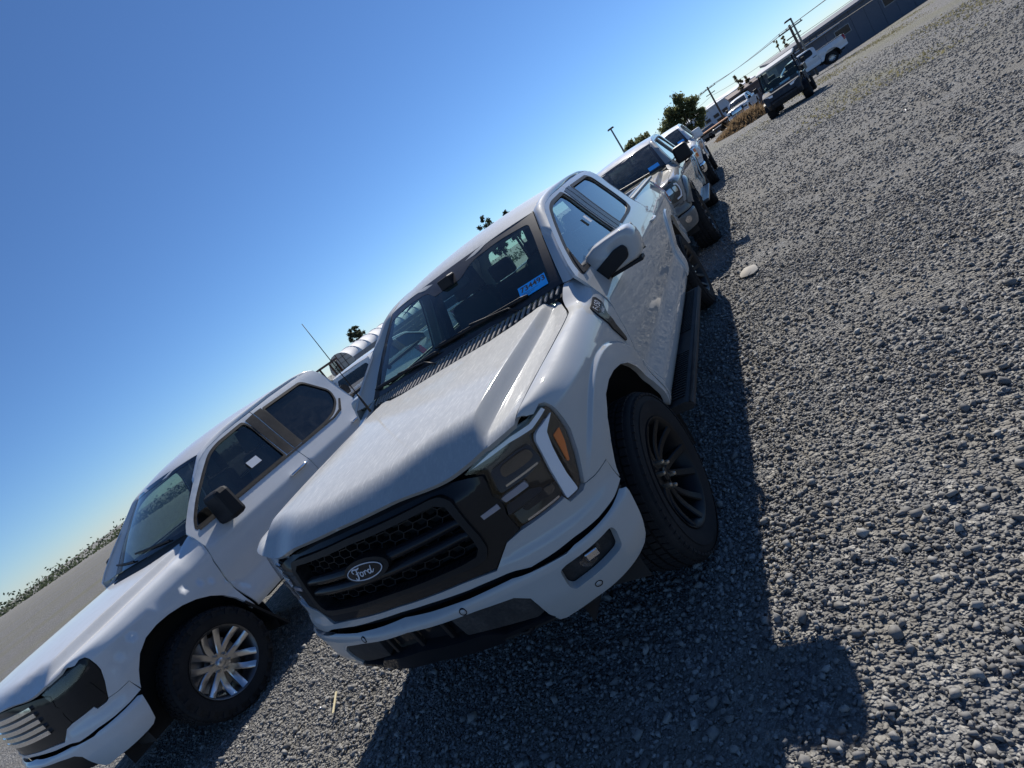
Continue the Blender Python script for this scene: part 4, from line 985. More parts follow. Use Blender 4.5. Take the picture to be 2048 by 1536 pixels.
# ------------------------------------------------------------------ other pickups (same construction, their own fronts, trims and wheels)
RAMLAMP = [(.64, 1.115), (.80, 1.135), (.94, 1.15), (1.00, 1.13), (1.03, 1.05), (1.02, .96), (.97, .895), (.86, .885), (.70, .90), (.64, .95)]
SHARED = {}
def shared_panel(key, name, parent, mat, build):
    """panels of alike trucks share mesh data; the material sits on the object"""
    if key not in SHARED:
        o = build(); SHARED[key] = o.data
        o.parent = parent; o.name = name
    else:
        o = bpy.data.objects.new(name, SHARED[key]); link(o, parent)
    o.material_slots[0].link = 'OBJECT'; o.material_slots[0].material = mat
    return o
def pickup(label, loc, rz, pt, dusty, fronts, bump_m, mirror_m, handle_m, wheel_spec, glass_f, glass_r, flares=None, sticker=True, res=.05, fine=True, sun_trim=None, seats=True):
    r = root('pickup_truck', label, 'pickup truck', loc, rz, 'parked pickup trucks')
    def P(name, outl, fn, mat, par=r, sides=(1, -1), **kw):
        kw.setdefault('res', res); out = []
        for s in sides:
            def b(s=s):
                return panel(name, outl, fn, mat, None, sides=(s,), **kw)
            key = (name, repr(outl)[:4000], fn.__name__, s, repr(sorted((k, v) for k, v in kw.items())))
            out.append(shared_panel(key, name, par, mat, b))
        return out if len(out) > 1 else out[0]
    P('hood', mirror_half(half[:-1]+[(0.0001, .325)]), hood, dusty, sides=(1,), hem=.005, t=.02, out=(0, 0, 1), lines=HOOD_LINES if res < .07 else ())
    P('fender', fend, skin, pt, hem=.005, t=.03)
    P('lamp_panel', LAMP, body, fronts.get('panel', pt), hem=.004, t=.02, off=-.004)
    P('front_panel', mirror_half(strip_half), nosecone, fronts.get('lower', pt), sides=(1,), t=.03, hem=.004, out=(0, -1, .2))
    bo_ = P('bumper', bh, bumper, bump_m, sides=(1,), t=.035, hem=.008, out=(0, -1, .1))
    P('grille_surround', mirror_half(GR), body, fronts.get('grille', M['gloss_black']), sides=(1,), t=.02, hem=.004, off=-.004, out=(0, -1, 0))
    for k in range(5):
        z = .86+k*.052; P('grille_bar', mirror_half([(.0001, z+.034), (.46, z+.030), (.46, z), (.0001, z)]), body, fronts.get('bar', M['black']), sides=(1,), t=.02, hem=.004, off=.012, out=(0, -1, 0))
    P('valance', mirror_half([(.0001, .70), (.35, .67), (.60, .60), (.95, .55), (.95, .42), (.0001, .44)]), bumper, M['black'], sides=(1,), t=0, hem=0, off=-.05, out=(0, -1, 0))
    for nm, poly, mat, off in fronts['lamps']:
        for o in P(nm, poly, body, mat, t=.02, hem=.005, off=off, res=.03): pass
    for nm, poly, mat, off in fronts.get('low', ()):
        P(nm, poly, bumper, mat, t=.02, hem=.004, off=off, res=.03)
    for s in (1, -1):
        fd = P('front_door', front_door, sidep, pt, sides=(s,), t=.015, hem=.005, holes=[win_f])
        wr_ = fronts.get('rear_win', win_r)
        rd = P('rear_door', rear_door, sidep, pt, sides=(s,), t=.015, hem=.005, holes=[wr_])
        for w_, par, gl in ((win_f, fd, glass_f), (wr_, rd, glass_r)):
            wc = w_ if area(w_) > 0 else w_[::-1]
            P('window_seal', inset(wc, -.010), sidep, M['black'], par, (s,), t=.006, hem=.0015, off=.002, holes=[inset(wc, .012)])
            P('window', inset(wc, -.01), sidep, gl, par, (s,), res=.12, t=0, hem=0, off=-.014)
        P('pillar_cover', [(1.745, 1.352), (1.745, 1.772), (1.868, 1.785), (1.850, 1.350)], sidep, M['trim'], fd, (s,), res=.1, t=.004, hem=.001, off=.004)
        P('pillar_cover', [(1.868, 1.350), (1.886, 1.786), (2.00, 1.790), (1.975, 1.352)], sidep, M['trim'], rd, (s,), res=.1, t=.004, hem=.001, off=.004)
        for par, ya in ((fd, 1.55), (rd, 2.66)):
            g = Geo(); Q = [Vector((s*(Vector(sidep(ya+.25*t, 1.165)).x+.006+.040*math.sin(math.pi*min(1, max(0, t*1.1-.05)))**.4), ya+.25*t, 1.165+.01*t)) for t in np.linspace(0, 1, 11)]
            g.tube(Q, [.022, .025, .026, .026, .026, .026, .026, .026, .026, .025, .022], 8, squash=.7); g.build('door_handle', handle_m, par, smooth=True)
        g = Geo(); g.box((s*1.06, .80, 1.36), (.26, .16, .26), taper=.9); mo = g.build('wing_mirror', mirror_m, fd, bevel=.04)
        g = Geo(); g.box((s*.95, .78, 1.285), (.16, .07, .07)); g.build('mirror_arm', M['black'], mo, bevel=.015)
        P('bedside', bed, sidep, pt, sides=(s,), t=.03, hem=.005)
        P('tail_light', rounded([(4.70, 1.36), (4.862, 1.36), (4.865, 1.02), (4.74, 1.0)], .03), sidep, M['red'], r, (s,), t=.02, hem=.006, off=.010)
        strip('roof_pillar', inn_a+inn_r[1:], out_a+out_r[1:], pt, r, rows=5, bulge=.016, sides=(s,), ref=(1, 0, .6))
        strip('roof_pillar', [(.655, 2.90, 1.818), (.64, 2.99, 1.72), (.70, 3.02, 1.36)], [sidep(2.945, 1.812), sidep(2.99, 1.72), sidep(3.012, 1.364)], pt, r, rows=3, bulge=.01, sides=(s,), ref=(1, .5, 0))
        Geo().box((s*.845, 3.95, 1.392), (.13, 1.80, .03)).build('bed_rail', M['trim'], r, bevel=.006)
        Geo().box((s*.78, 3.95, 1.12), (.03, 1.78, .55)).build('bed_wall', pt, r)
        if flares:
            for arch, yc in ((arch_f[::-1], 0), ([(y, z) for y, z in bed if y > 3.1 and z < 1.01 and y < 4.31], 3.693)):
                A = [sidep(y, z) for y, z in arch]; cy_, cz_ = (yc-.03, .47)
                B = [sidep(cy_+(y-cy_)*1.26, cz_+(z-cz_)*1.22) for y, z in arch]
                strip('wheel_flare', [(a[0]+.035, a[1], a[2]) for a in A], [(b[0]+.012, b[1], b[2]) for b in B], flares, r, rows=4, bulge=.012, sides=(s,), ref=(1, 0, 0))
    P('roof', mirror_half(rp), roof, dusty, sides=(1,), t=.012, hem=.004, out=(0, 0, 1))
    bk_ = P('cab_back', back, bkf, pt, sides=(1,), res=.12, t=.02, hem=.003, holes=[rw], out=(0, 1, 0))
    P('rear_window', rw, bkf, glass_r, bk_, (1,), res=.2, t=0, hem=0, off=-.004, out=(0, 1, 0))
    ws_ = P('windshield', [(-.998, 0), (.998, 0), (.998, 1), (-.998, 1)], wsh, M['windshield_far'], sides=(1,), res=.15, t=0, hem=0, out=(0, -1, 1))
    P('glass_border', fo, wsh, M['frit'], ws_, (1,), res=.1, t=0, hem=0, off=.0012, holes=[rounded([(-.95, .05), (.95, .05), (.95, .92), (-.95, .92)], .05)], out=(0, -1, 1))
    P('cowl', [(-.775, 0), (.775, 0), (.785, 1), (-.785, 1)], cowl, M['trim'], sides=(1,), res=.1, t=0, hem=0, out=(0, 0, 1))
    for x0, x1 in ((-.10, -.68), (.5, -.08)):
        g = Geo(); g.tube([Vector(wsh(lerp(x0, x1, t)/.745, lerp(.02, .10, t)))+Vector((0, -.008, .012)) for t in np.linspace(0, 1, 8)], .009, 5); g.build('wiper', M['black'], r)
    if sticker:
        lb_ = mk('window_label', [lab(*p) for p in ((-.088, -.047), (.088, -.047), (.088, .047), (-.088, .047))], [(0, 1, 2, 3)], M['blue'], r)
    Geo().box((0, 4.855, 1.11), (1.70, .06, .57)).build('tailgate', pt, r, bevel=.015)
    Geo().box((0, 3.07, 1.12), (1.55, .03, .55)).build('bed_wall', pt, r); Geo().box((0, 3.95, .84), (1.56, 1.80, .04)).build('bed_floor', M['under'], r)
    R, wd, rim, kind, mats, lugs = wheel_spec
    w0 = None
    for x, y, fl in ((.868, 0, 0), (.868, 3.693, 0), (-.868, 0, 1), (-.868, 3.693, 1)):
        if w0 is None: w0 = wheel((x, y, R-.006), R, wd, rim, r, kind, mats, False, 0, .55, 44, lugs)
        else:
            w_ = copy_tree(w0, r); w_.location = (x, y, R-.006); w_.rotation_euler = (.3+y, 0, math.pi*fl)
    for yc in (0, 3.693):
        for s in (1, -1):
            g = Geo(); V = []; F = []
            for i in range(17):
                t = math.radians(-20+206*i/16)
                for x in (.955 if t < 2.3 else .955-.075*sst(2.3, 2.9, t), .60): V.append((s*x, yc-.03+.62*math.cos(t)*.93, .43+.62*math.sin(t)*.98))
            for i in range(16): F.append((2*i, 2*i+1, 2*i+3, 2*i+2))
            g.add(V, F); g.add([(s*.60, yc-.7, .3), (s*.60, yc+.7, .3), (s*.60, yc+.7, 1.12), (s*.60, yc-.7, 1.12)], [(0, 1, 2, 3)]); g.build('wheel_liner', M['liner'], r)
    g = Geo(); g.box((0, 2.0, .50), (1.10, 5.3, .14)); g.box((0, 1.75, .53), (1.80, 2.2, .10)); g.box((0, 3.693, .42), (1.5, .12, .12)); g.box((0, -.02, .85), (1.15, 1.0, .55)); g.box((0, -.62, .85), (1.1, .03, .45)); g.build('underbody', M['under'], r)
    if seats:
        g = Geo(); g.box((0, .80, 1.18), (1.62, .50, .26), taper=.92); g.build('dashboard', M['dash'], r, bevel=.03)
        for x in (.40, -.40): seat(x, 1.52, .52, r)
        g = Geo(); g.box((0, 2.45, .92), (1.45, .5, .18)); g.box((0, 2.76, 1.20), (1.45, .14, .50)); g.build('rear_bench', M['seat'], r, bevel=.04)
        strip('door_trim', [(.86, .55, 1.33), (.86, 2.95, 1.34)], [(.90, .55, .62), (.90, 2.95, .62)], M['dash'], r, rows=2, sides=(1, -1))
    return r
M['windshield_far'] = glass('dusty_windshield', (.40, .50, .46), 1.2, .0, .42)

# --- white crew-cab pickup on the far side of the grey one
kick = rounded([(2.01, 1.775), (2.66, 1.785), (2.86, 1.565), (2.80, 1.455), (2.62, 1.375), (2.40, 1.352), (1.985, 1.345)], [.02, .05, .05, .06, .1, .1, .02], 4)
lampC = [('headlight', [(.62, 1.12), (.80, 1.14), (.97, 1.15), (1.0, 1.08), (.80, 1.06), (.64, 1.05)], M['lens'], .004), ('fog_lamp', [(.66, .98), (.94, 1.0), (.95, .86), (.68, .85)], M['gloss_black'], .004)]
chev = pickup('white crew-cab pickup with silver wheels parked beside the pale grey pickup', (-4.0, -.19, -.10), 0, M['white'], M['white_dusty'],
    {'lamps': lampC, 'rear_win': kick, 'bar': M['chrome'], 'panel': M['gloss_black']}, M['white'], M['black'], M['chrome'],
    (.418, .285, .268, 'wide', (M['alloy'], M['alloy_dark'], M['alloy']), True), M['window'], M['privacy'], sticker=False)
for s in (1, -1):
    g = Geo(); V = []
    g.add([(s*.80, .43, .62), (s*1.005, .40, .62), (s*1.005, .56, .20), (s*.80, .56, .20), (s*.80, .45, .63), (s*1.005, .42, .63), (s*1.005, .58, .20), (s*.80, .58, .20)], [(0, 1, 2, 3), (7, 6, 5, 4), (1, 5, 6, 2), (0, 3, 7, 4), (3, 2, 6, 7), (0, 4, 5, 1)])
    g.build('mud_flap', M['black'], chev)
    panel('belt_moulding', [(.58, 1.342), (2.55, 1.346), (2.70, 1.37), (2.84, 1.45), (2.86, 1.44), (2.72, 1.35), (2.56, 1.328), (.58, 1.322)], sidep, M['trim'], chev, sides=(s,), res=.06, t=.01, hem=.003, off=.010)
# small white paper label in its front window
lo = lambda y, z: Vector(sidep(y, z))+Vector((.002, 0, 0))
mk('paper_label', [lo(1.36, 1.44), lo(1.50, 1.44), lo(1.50, 1.50), lo(1.36, 1.50)], [(0, 1, 2, 3)], M['paper'], chev)
mk('paper_label', [lo(1.50, 1.50), lo(1.56, 1.50), lo(1.56, 1.56), lo(1.50, 1.56)], [(0, 1, 2, 3)], M['paper'], hero)
g = Geo()
for k in range(4): g.box((.62-.0+k*.05, 3.95, 1.418-.004*k), (.022, 1.78, .016))
g.build('bed_cover_rail', M['white_dusty'], chev)
Geo().box((0, 3.95, 1.395), (1.55, 1.76, .02)).build('bed_cover', M['trim'], chev)
g = Geo(); g.tube([(-.74, 3.20, 1.49), (.70, 3.20, 1.49)], .085, 18); o = g.build('rolled_tonneau_cover', M['trim'], None, angle=50); o.location = (-4.0, -.19, -.10); tag(o, 'black rolled-up tonneau cover lying on the bed front of the white pickup', 'bed cover')

def raise_cab(o, m):
    for c in o.children:
        mm = m @ c.matrix_basis
        if c.type == 'MESH' and c.name.split('.')[0] not in ('tyre', 'tread'):
            inv_ = mm.inverted()
            for q in c.data.vertices:
                w_ = mm @ q.co
                if w_.z > 1.345: w_.z += .24*(w_.z-1.345); q.co = inv_ @ w_
            c.data.update()
        raise_cab(c, mm)
raise_cab(chev, Matrix()); SHARED.clear()
# --- silver pickup with dark lower trim right behind the grey one
lampR = [('headlight', RAMLAMP, M['lamp_dark'], .002), ('light_ring', [(.93, 1.125), (.985, 1.11), (1.005, 1.05), (.995, .97), (.955, .915), (.86, .905), (.86, .925), (.94, .935), (.972, .98), (.98, 1.05), (.965, 1.09), (.92, 1.105)], M['drl'], .010), ('reflector', rounded([(.76, 1.09), (.85, 1.10), (.86, 1.02), (.77, 1.015)], .02), M['reflector'], .008), ('reflector', rounded([(.87, 1.09), (.94, 1.09), (.945, 1.01), (.88, 1.01)], .02), M['reflector'], .008)]
fogR = [('fog_lamp', ell(.055, .045, 16, (.86, .60)), M['reflector'], .008)]
ram = pickup('silver pickup with dark grey bumper and wheel flares parked close behind the grey pickup', (.07, 6.72, gz(.5, 8)), 0, M['silver'], M['silver'],
    {'lamps': lampR, 'low': fogR, 'lower': M['granite'], 'panel': M['granite']}, M['granite'], M['black'], M['black'],
    (.445, .30, .255, 'v', (M['alloy_dark'], M['rim_black'], M['gloss_black']), True), M['window'], M['privacy'], flares=M['granite'])
for s in (1, -1):
    g = Geo(); g.box((s*1.01, 1.85, .50), (.13, 2.0, .05)); g.build('running_board', M['alloy_dark'], ram, bevel=.015)
# --- white pickup with stacked amber lamps, third in the row
def sq(s0, z0, a=.055, b=.05): return rounded([(s0-a, z0+b), (s0+a, z0+b), (s0+a, z0-b), (s0-a, z0-b)], .012)
lampW = [('headlight', [(.70, 1.14), (.97, 1.155), (1.0, .87), (.72, .86)], M['chrome'], .003), ('amber_marker', sq(.93, 1.075, .045, .048), M['amber'], .009), ('amber_marker', sq(.93, .945, .045, .048), M['amber'], .009), ('lamp_glass', sq(.80, 1.07, .06, .05), M['lamp_dark'], .009), ('lamp_glass', sq(.80, .94, .06, .05), M['lamp_dark'], .009)]
lowW = [('fog_recess', rounded([(.80, .66), (.94, .66), (.94, .54), (.80, .54)], .02), M['black'], .004), ('fog_lamp', ell(.035, .032, 14, (.87, .60)), M['reflector'], .010)]
wht = pickup('white pickup with chrome bumper and stacked square lamps, third in the row', (.12, 14.35, gz(.6, 15)-.02), 0, M['white'], M['white_dusty'],
    {'lamps': lampW, 'low': lowW, 'bar': M['chrome']}, M['chrome'], M['white'], M['black'],
    (.425, .29, .25, 'v', (M['alloy'], M['alloy_dark'], M['alloy']), True), M['window'], M['privacy'], res=.08)
# --- white pickup facing away beyond the first white one
far_spec = dict(flares=None, sticker=False, res=.10, seats=False)
wheelW = (.415, .28, .25, 'v', (M['alloy'], M['alloy_dark'], M['alloy']), False)
pickup('white pickup with dark windows facing away beyond the white crew-cab pickup', (-7.6, 10.9, -.33), math.pi, M['white'], M['white_dusty'], {'lamps': lampC}, M['chrome'], M['white'], M['black'], wheelW, M['privacy'], M['privacy'], **far_spec)
pickup('second white pickup facing away, farther down the row behind the loader', (-9.2, 19.5, -.35), math.pi, M['white'], M['white_dusty'], {'lamps': lampC}, M['chrome'], M['white'], M['black'], wheelW, M['privacy'], M['privacy'], **far_spec)
pickup('distant white pickup with a chrome grille facing the road beyond the dry bush', (3.55, 56.5, gz(3.4, 57)), math.radians(-14), M['white'], M['white_dusty'], {'lamps': lampC, 'bar': M['chrome']}, M['chrome'], M['black'], M['black'], wheelW, M['privacy'], M['privacy'], **far_spec)
pickup('distant white pickup half hidden behind the black utility vehicle', (6.35, 50, gz(6, 50)), math.radians(-92), M['white'], M['white_dusty'], {'lamps': lampC}, M['chrome'], M['black'], M['black'], wheelW, M['privacy'], M['privacy'], **far_spec)

# ------------------------------------------------------------------ black side-by-side utility vehicle
def utility_vehicle(loc, rz):
    r = root('utility_vehicle', 'black side-by-side utility vehicle with a pale roof standing on the gravel', 'utility vehicle', loc, rz)
    B = M['utv_dark']; K = M['black']
    W2 = (.33, .26, .17, 'v', (M['rim_black'], M['rim_black'], M['black']), True); w0 = None
    for x, y, fl in ((.62, 0, 0), (.62, 2.0, 0), (-.62, 0, 1), (-.62, 2.0, 1)):
        if w0 is None: w0 = wheel((x, y, .33), W2[0], W2[1], W2[2], r, W2[3], W2[4], False, 0, .2, 26, True)
        else:
            w_ = copy_tree(w0, r); w_.location = (x, y, .33); w_.rotation_euler = (y, 0, math.pi*fl)
    g = Geo(); poly = [(-.62, .42), (-.70, .62), (-.62, .98), (-.30, 1.10), (.22, 1.16), (.30, .62), (.36, .40)]
    V = []; n = len(poly)
    g.prism(poly, lambda a, b, t: (t*(.60 if b < .7 else .66), a, b), -1, 1); g.build('front_body', B, r, bevel=.04)
    g = Geo(); g.box((0, -.60, .52), (1.0, .16, .20)); g.tube([(-.45, -.74, .40), (-.45, -.76, .72), (.45, -.76, .72), (.45, -.74, .40)], .022, 6); g.build('front_bumper', K, r, angle=40)
    for s in (1, -1):
        p = [(s*.30, -.655, .94), (s*.58, -.60, .98), (s*.60, -.59, .90), (s*.32, -.655, .86)]
        g = Geo(); g.add([Vector(q)+Vector((0, -.012, 0)) for q in p]+[Vector(q)+Vector((0, .04, 0)) for q in p], [(0, 1, 2, 3), (0, 4, 5, 1), (1, 5, 6, 2), (2, 6, 7, 3), (3, 7, 4, 0)]); g.build('headlight', M['drl'], r)
        g = Geo(); g.bar((s*.64, .20, 1.12), (s*.60, .62, 1.86), .06, .06); g.bar((s*.60, .62, 1.88), (s*.60, 1.50, 1.90), .06, .06); g.bar((s*.64, 1.52, .60), (s*.60, 1.50, 1.88), .06, .06); g.build('roll_cage', K, r, bevel=.012)
        g = Geo(); g.box((s*.69, .86, .74), (.06, 1.15, .62)); do = g.build('door', B, r, bevel=.03)
        mk('door_window', [(s*.665, .34, 1.10), (s*.665, 1.46, 1.10), (s*.615, 1.44, 1.82), (s*.615, .66, 1.82)], [(0, 1, 2, 3)], M['window'], do)
        g = Geo(); V = []
        for i in range(11):
            t = math.radians(10+160*i/10)
            for x in (.44, .76): V.append((s*x, .42*math.cos(t), .33+.44*math.sin(t)))
        g.add(V, [(2*i, 2*i+1, 2*i+3, 2*i+2) for i in range(10)]); g.build('fender', K, r)
        Geo().box((s*.86, .45, 1.42), (.14, .05, .20)).build('wing_mirror', K, r, bevel=.02)
    g = Geo(); g.box((0, 1.05, 1.95), (1.34, 1.16, .09), Matrix.Rotation(math.radians(6), 3, 'X')); g.build('roof', M['roof_pale'], r, bevel=.03)
    wsf = mk('windshield', [(-.60, .22, 1.16), (.60, .22, 1.16), (.56, .60, 1.86), (-.56, .60, 1.86)], [(0, 1, 2, 3)], M['windshield'], r)
    for x in (.32, -.32):
        g = Geo(); g.box((x, 1.05, .80), (.5, .5, .16)); g.box((x, 1.34, 1.10), (.5, .14, .55)); g.box((x, 1.36, 1.50), (.26, .10, .18)); g.build('seat', M['seat'], r, bevel=.04)
    g = Geo(); P = [(.32+.16*math.cos(t), .62+.06*math.sin(t), 1.12+.14*math.sin(t)) for t in np.linspace(0, 6.283, 17)[:-1]]; g.tube(P, .015, 6, closed=True); g.build('steering_wheel', K, r)
    g = Geo(); g.box((0, .9, .42), (1.1, 1.9, .10)); g.box((0, 0, .40), (1.0, .10, .10)); g.box((0, 2.0, .40), (1.0, .10, .10)); g.build('chassis', M['under'], r)
    g = Geo(); g.box((0, 2.15, .98), (1.36, 1.25, .06)); g.box((.68, 2.15, 1.10), (.05, 1.25, .28)); g.box((-.68, 2.15, 1.10), (.05, 1.25, .28)); g.box((0, 2.77, 1.10), (1.36, .05, .28)); g.build('cargo_box', K, r, bevel=.015)
    V, F = text_geo('RANGER', .17)
    mk('hood_lettering', [(v.x, -.40+.47*v.y-.012, 1.075+.13*v.y+.022) for v in V], F, M['badge_white'], r)
    return r
M['roof_pale'] = paint('pale_roof_paint', (.55, .52, .47), .4, .3)  # plain pale tan roof colour under random dust
M['utv_dark'] = paint('dark_utility_paint', (.022, .024, .030), .25, .5)
utv = utility_vehicle((4.42, 26.2, gz(4.4, 26)-.03), math.radians(-12)); utv.scale = (1.16, 1.1, 1.0)
# ------------------------------------------------------------------ buildings
M['fabric'] = nmat('white_hoop_fabric', (.66, .66, .67), .7); M['fabric_in'] = nmat('tan_end_fabric', (.50, .44, .38), .8)
M['block'] = paint('grey_blocks', (.22, .23, .25), .4, 0, base_r=.85); M['clad_white'] = paint('white_cladding', (.52, .55, .60), .2, 0, base_r=.6)
M['clad_brown'] = paint('brown_cladding', (.16, .12, .115), .2, 0, base_r=.7); M['clad_grey'] = paint('slate_cladding', (.13, .14, .17), .2, 0, base_r=.6)
M['dark_glass'] = nmat('dark_window', (.02, .025, .03), .1); M['wood'] = nmat('weathered_wood', (.10, .075, .06), .85); M['galv'] = nmat('galvanised_steel', (.25, .26, .28), .5, .6)
def hoop_building():
    c = Vector((-115, 123, -3.7)); ax = Vector((.139, .990, 0)); rt = Vector((.990, -.139, 0)); W, Hw, Hc, L, n = 6.2, 4.7, 4.3, 72, 16
    r = root('hoop_building', 'long white fabric hoop building with ribbed roof beyond the white pickups', 'building', c, 0)
    def pt(a, l, k=1.): return rt*(-math.cos(a)*W*k)+ax*l+Vector((0, 0, Hw+math.sin(a)*Hc*k))
    for i in range(n):
        V = []; F = []; l0, l1 = i*L/n, (i+1)*L/n
        for jl in range(7):
            t = jl/6; k = 1-.035*math.sin(math.pi*t)
            for ja in range(15): V.append(pt(math.pi*ja/14, lerp(l0, l1, t), k))
        for jl in range(6):
            for ja in range(14): F.append((jl*15+ja, jl*15+ja+1, (jl+1)*15+ja+1, (jl+1)*15+ja))
        mk('roof_bay', V, F, M['fabric'], r, smooth=True)
        Geo().tube([pt(math.pi*ja/12, l0, 1.012) for ja in range(13)], .09, 5).build('roof_rib', M['fabric'], r, smooth=True)
    V = [pt(math.pi*ja/16, .05) for ja in range(17)]+[rt*W+ax*.05, rt*(-W)+ax*.05]; mk('end_wall', V, [tuple(range(19))], M['fabric_in'], r)
    g = Geo()
    for x in (-2.6, 0, 2.6): g.bar(rt*x-ax*.05+Vector((0, 0, 2)), rt*x-ax*.05+Vector((0, 0, Hw+Hc*math.sqrt(1-(x/W)**2))), .16, .1, ax)
    for z in (4.2, 5.9, 7.4): g.bar(rt*(-W*.95 if z < 6 else -W*.85)-ax*.05+Vector((0, 0, z)), rt*(W*.95 if z < 6 else W*.85)-ax*.05+Vector((0, 0, z)), .14, .1)
    for k in range(3): g.build('end_frame', M['wood'], r) if k == 0 else None
    for s in (-1, 1):
        for i in range(int(L/2.4)):
            for j in range(4):
                p = rt*(s*W)+ax*(1.2+i*2.4)+Vector((0, 0, .7+j*1.4)); q = Matrix.Rotation(-math.atan2(.139, .99), 3, 'Z')
                if s > 0 or j > 2: Geo().box(p, (.5, 2.34, 1.34), q).build('wall_block', M['block'], r)
hoop_building()
def shed(name, label, x0, x1, y, depth, z0, z1, mat, slope=0., rz=0.):
    r = root(name, label, 'building', (x0, y, z0), rz); w_, h = x1-x0, z1-z0; n = max(4, int(w_/1.2))
    for i in range(n): Geo().box(((i+.5)*w_/n, depth/2+.02*(i % 2), h/2), (w_/n-.02, depth, h)).build('wall_panel', mat, r)
    g = Geo(); g.add([(-.3, -.4, h), (w_+.3, -.4, h), (w_+.3, depth+.4, h+slope), (-.3, depth+.4, h+slope), (-.3, -.4, h+.25), (w_+.3, -.4, h+.25), (w_+.3, depth+.4, h+slope+.25), (-.3, depth+.4, h+slope+.25)], [(3, 2, 1, 0), (4, 5, 6, 7), (0, 1, 5, 4), (1, 2, 6, 5), (2, 3, 7, 6), (3, 0, 4, 7)]); g.build('roof', mat, r)
    return r, w_, h
def opening(r, nm, x, z, w_, h, mat=None, y=-.03):
    f = Geo().box((x, y, z), (w_+.16, .08, h+.16)).build(nm, M['galv'], r); Geo().box((x, y-.03, z), (w_, .06, h)).build('pane', mat or M['dark_glass'], f)
r, w_, h = shed('warehouse', 'long white warehouse far beyond the spreading tree', -9, 13, 165, 25, -5.2, 1.15, M['clad_white'], .8)
for i in range(9): opening(r, 'window', 1.6+i*2.3, 3.9, 1.3, .8)
for i in range(5): opening(r, 'loading_door', 3+i*4.2, 1.5, 1.9, 2.9)
r, w_, h = shed('brown_building', 'low brown building behind the distant white pickup', 4.6, 24, 104, 14, -3.4, .58, M['clad_brown'], .5)
for i in range(6): opening(r, 'window', 1.5+i*3, 2.5, .8, .7)
opening(r, 'door', 9, 1.1, 1.1, 2.1)
r, w_, h = shed('grey_building', 'slate grey building behind the black utility vehicle', 8.9, 34, 72, 12, -2.2, 1.5, M['clad_grey'], .4)
for i in range(5): opening(r, 'window', 2.0+i*4.5, 2.3, 1.3, .7)
Geo().box((4, -.3, 3.25), (5, .5, .12)).build('light_strip', M['clad_white'], r)
# ------------------------------------------------------------------ poles and wires
def power_pole(label, x, y, top, arm=1.2):
    z = gz(x, y); r = root('utility_pole', label, 'utility pole', (x, y, z), 0, 'utility poles along the road'); H = top-z
    Geo().lathe([(0, .17), (H, .11), (H, .001)], 10, 'Z').build('pole', M['wood'], r, angle=40)
    for k, dz in enumerate((.35, 1.15)): Geo().box((0, .14, H-dz), (2*arm if k == 0 else arm*1.2, .1, .12)).build('cross_arm', M['wood'], r)
    for xx in (-arm*.9, -arm*.3, arm*.9): Geo().lathe([(H-.29, .04), (H-.15, .05), (H-.12, .001)], 8, 'Z').build('insulator', M['galv'], r).location = (xx, .14, 0)
    return Vector((x, y, top))
pA = power_pole('wooden utility pole beside the spreading tree, carrying wires', 2.52, 100, 4.32)
pB = power_pole('wooden utility pole standing behind the slate grey building', 11.35, 70, 3.75)
pC = Vector((30, 30, 4.0)); pD = Vector((-30, 210, 2.6))
power_pole('wooden utility pole beside the lot, nearest one to the right of the black utility vehicle', 30, 30, 4.0); power_pole('wooden utility pole far down the road', -30, 210, 2.6)
M['wire'] = nmat('black_cable', (.02, .02, .022), .6)
for k, (dx, dz) in enumerate(((-1.1, -.15), (.4, -.15), (1.1, -.15), (0, -1.5), (0, -2.5))):
    P = []
    for a, b in ((pC, pB), (pB, pA), (pA, pD)):
        for i in range(13):
            t = i/12; q = a.lerp(b, t)+Vector((dx, 0, dz-.5*4*t*(1-t)*.6)); P.append(q)
    g = Geo(); g.tube(P, .022, 4); o = g.build('power_cable', M['wire']); tag(o, ['top-left wire', 'top-middle wire', 'top-right wire', 'lone middle wire', 'lowest wire'][k]+' strung between the utility poles', 'wire', 'wires between the utility poles')
def lamp_post(label, x, y, top, dx):
    z = gz(x, y); r = root('lamp_post', label, 'lamp post', (x, y, z)); H = top-z
    Geo().lathe([(0, .09), (H, .06), (H, .001)], 10, 'Z').build('pole', M['granite'], r, angle=40); g = Geo(); g.bar((0, 0, H-.05), (dx*.55, 0, H-.02), .06, .06); g.build('bracket', M['granite'], r); Geo().box((dx*.6, 0, H-.02), (.55, .4, .12), taper=.8).build('lamp_head', M['wood'], r, bevel=.02)
lamp_post('slim lamp post with a flat square head rising behind the row of pickups', -4.98, 45, 4.65, -.0)
lamp_post('dark lamp post with a small head behind the black utility vehicle', 8.96, 50, 3.5, -.35)
# ------------------------------------------------------------------ trees
def leaf_mat(name, c1, c2):
    m = nmat(name, c1, .7); b = bsdf(m); c = mixc(m, noise(m, 1.7, 4, .7), c1, c2); lk(m, c, b.inputs['Base Color'])
    t = nd(m, 'ShaderNodeBsdfTranslucent'); lk(m, mixc(m, .5, c, tuple(min(1, 1.7*q) for q in c2)), t.inputs[0]); mx = nd(m, 'ShaderNodeMixShader'); mx.inputs[0].default_value = .45
    out = [n for n in m.node_tree.nodes if n.type == 'OUTPUT_MATERIAL'][0]; lk(m, b.outputs[0], mx.inputs[1]); lk(m, t.outputs[0], mx.inputs[2]); lk(m, mx.outputs[0], out.inputs[0]); return m
M['leaf'] = leaf_mat('olive_leaves', (.085, .10, .04), (.13, .14, .06)); M['leaf_dark'] = leaf_mat('pine_needles', (.030, .044, .026), (.055, .070, .038)); M['leaf_tan'] = leaf_mat('yellowing_leaves', (.10, .095, .04), (.15, .12, .05))
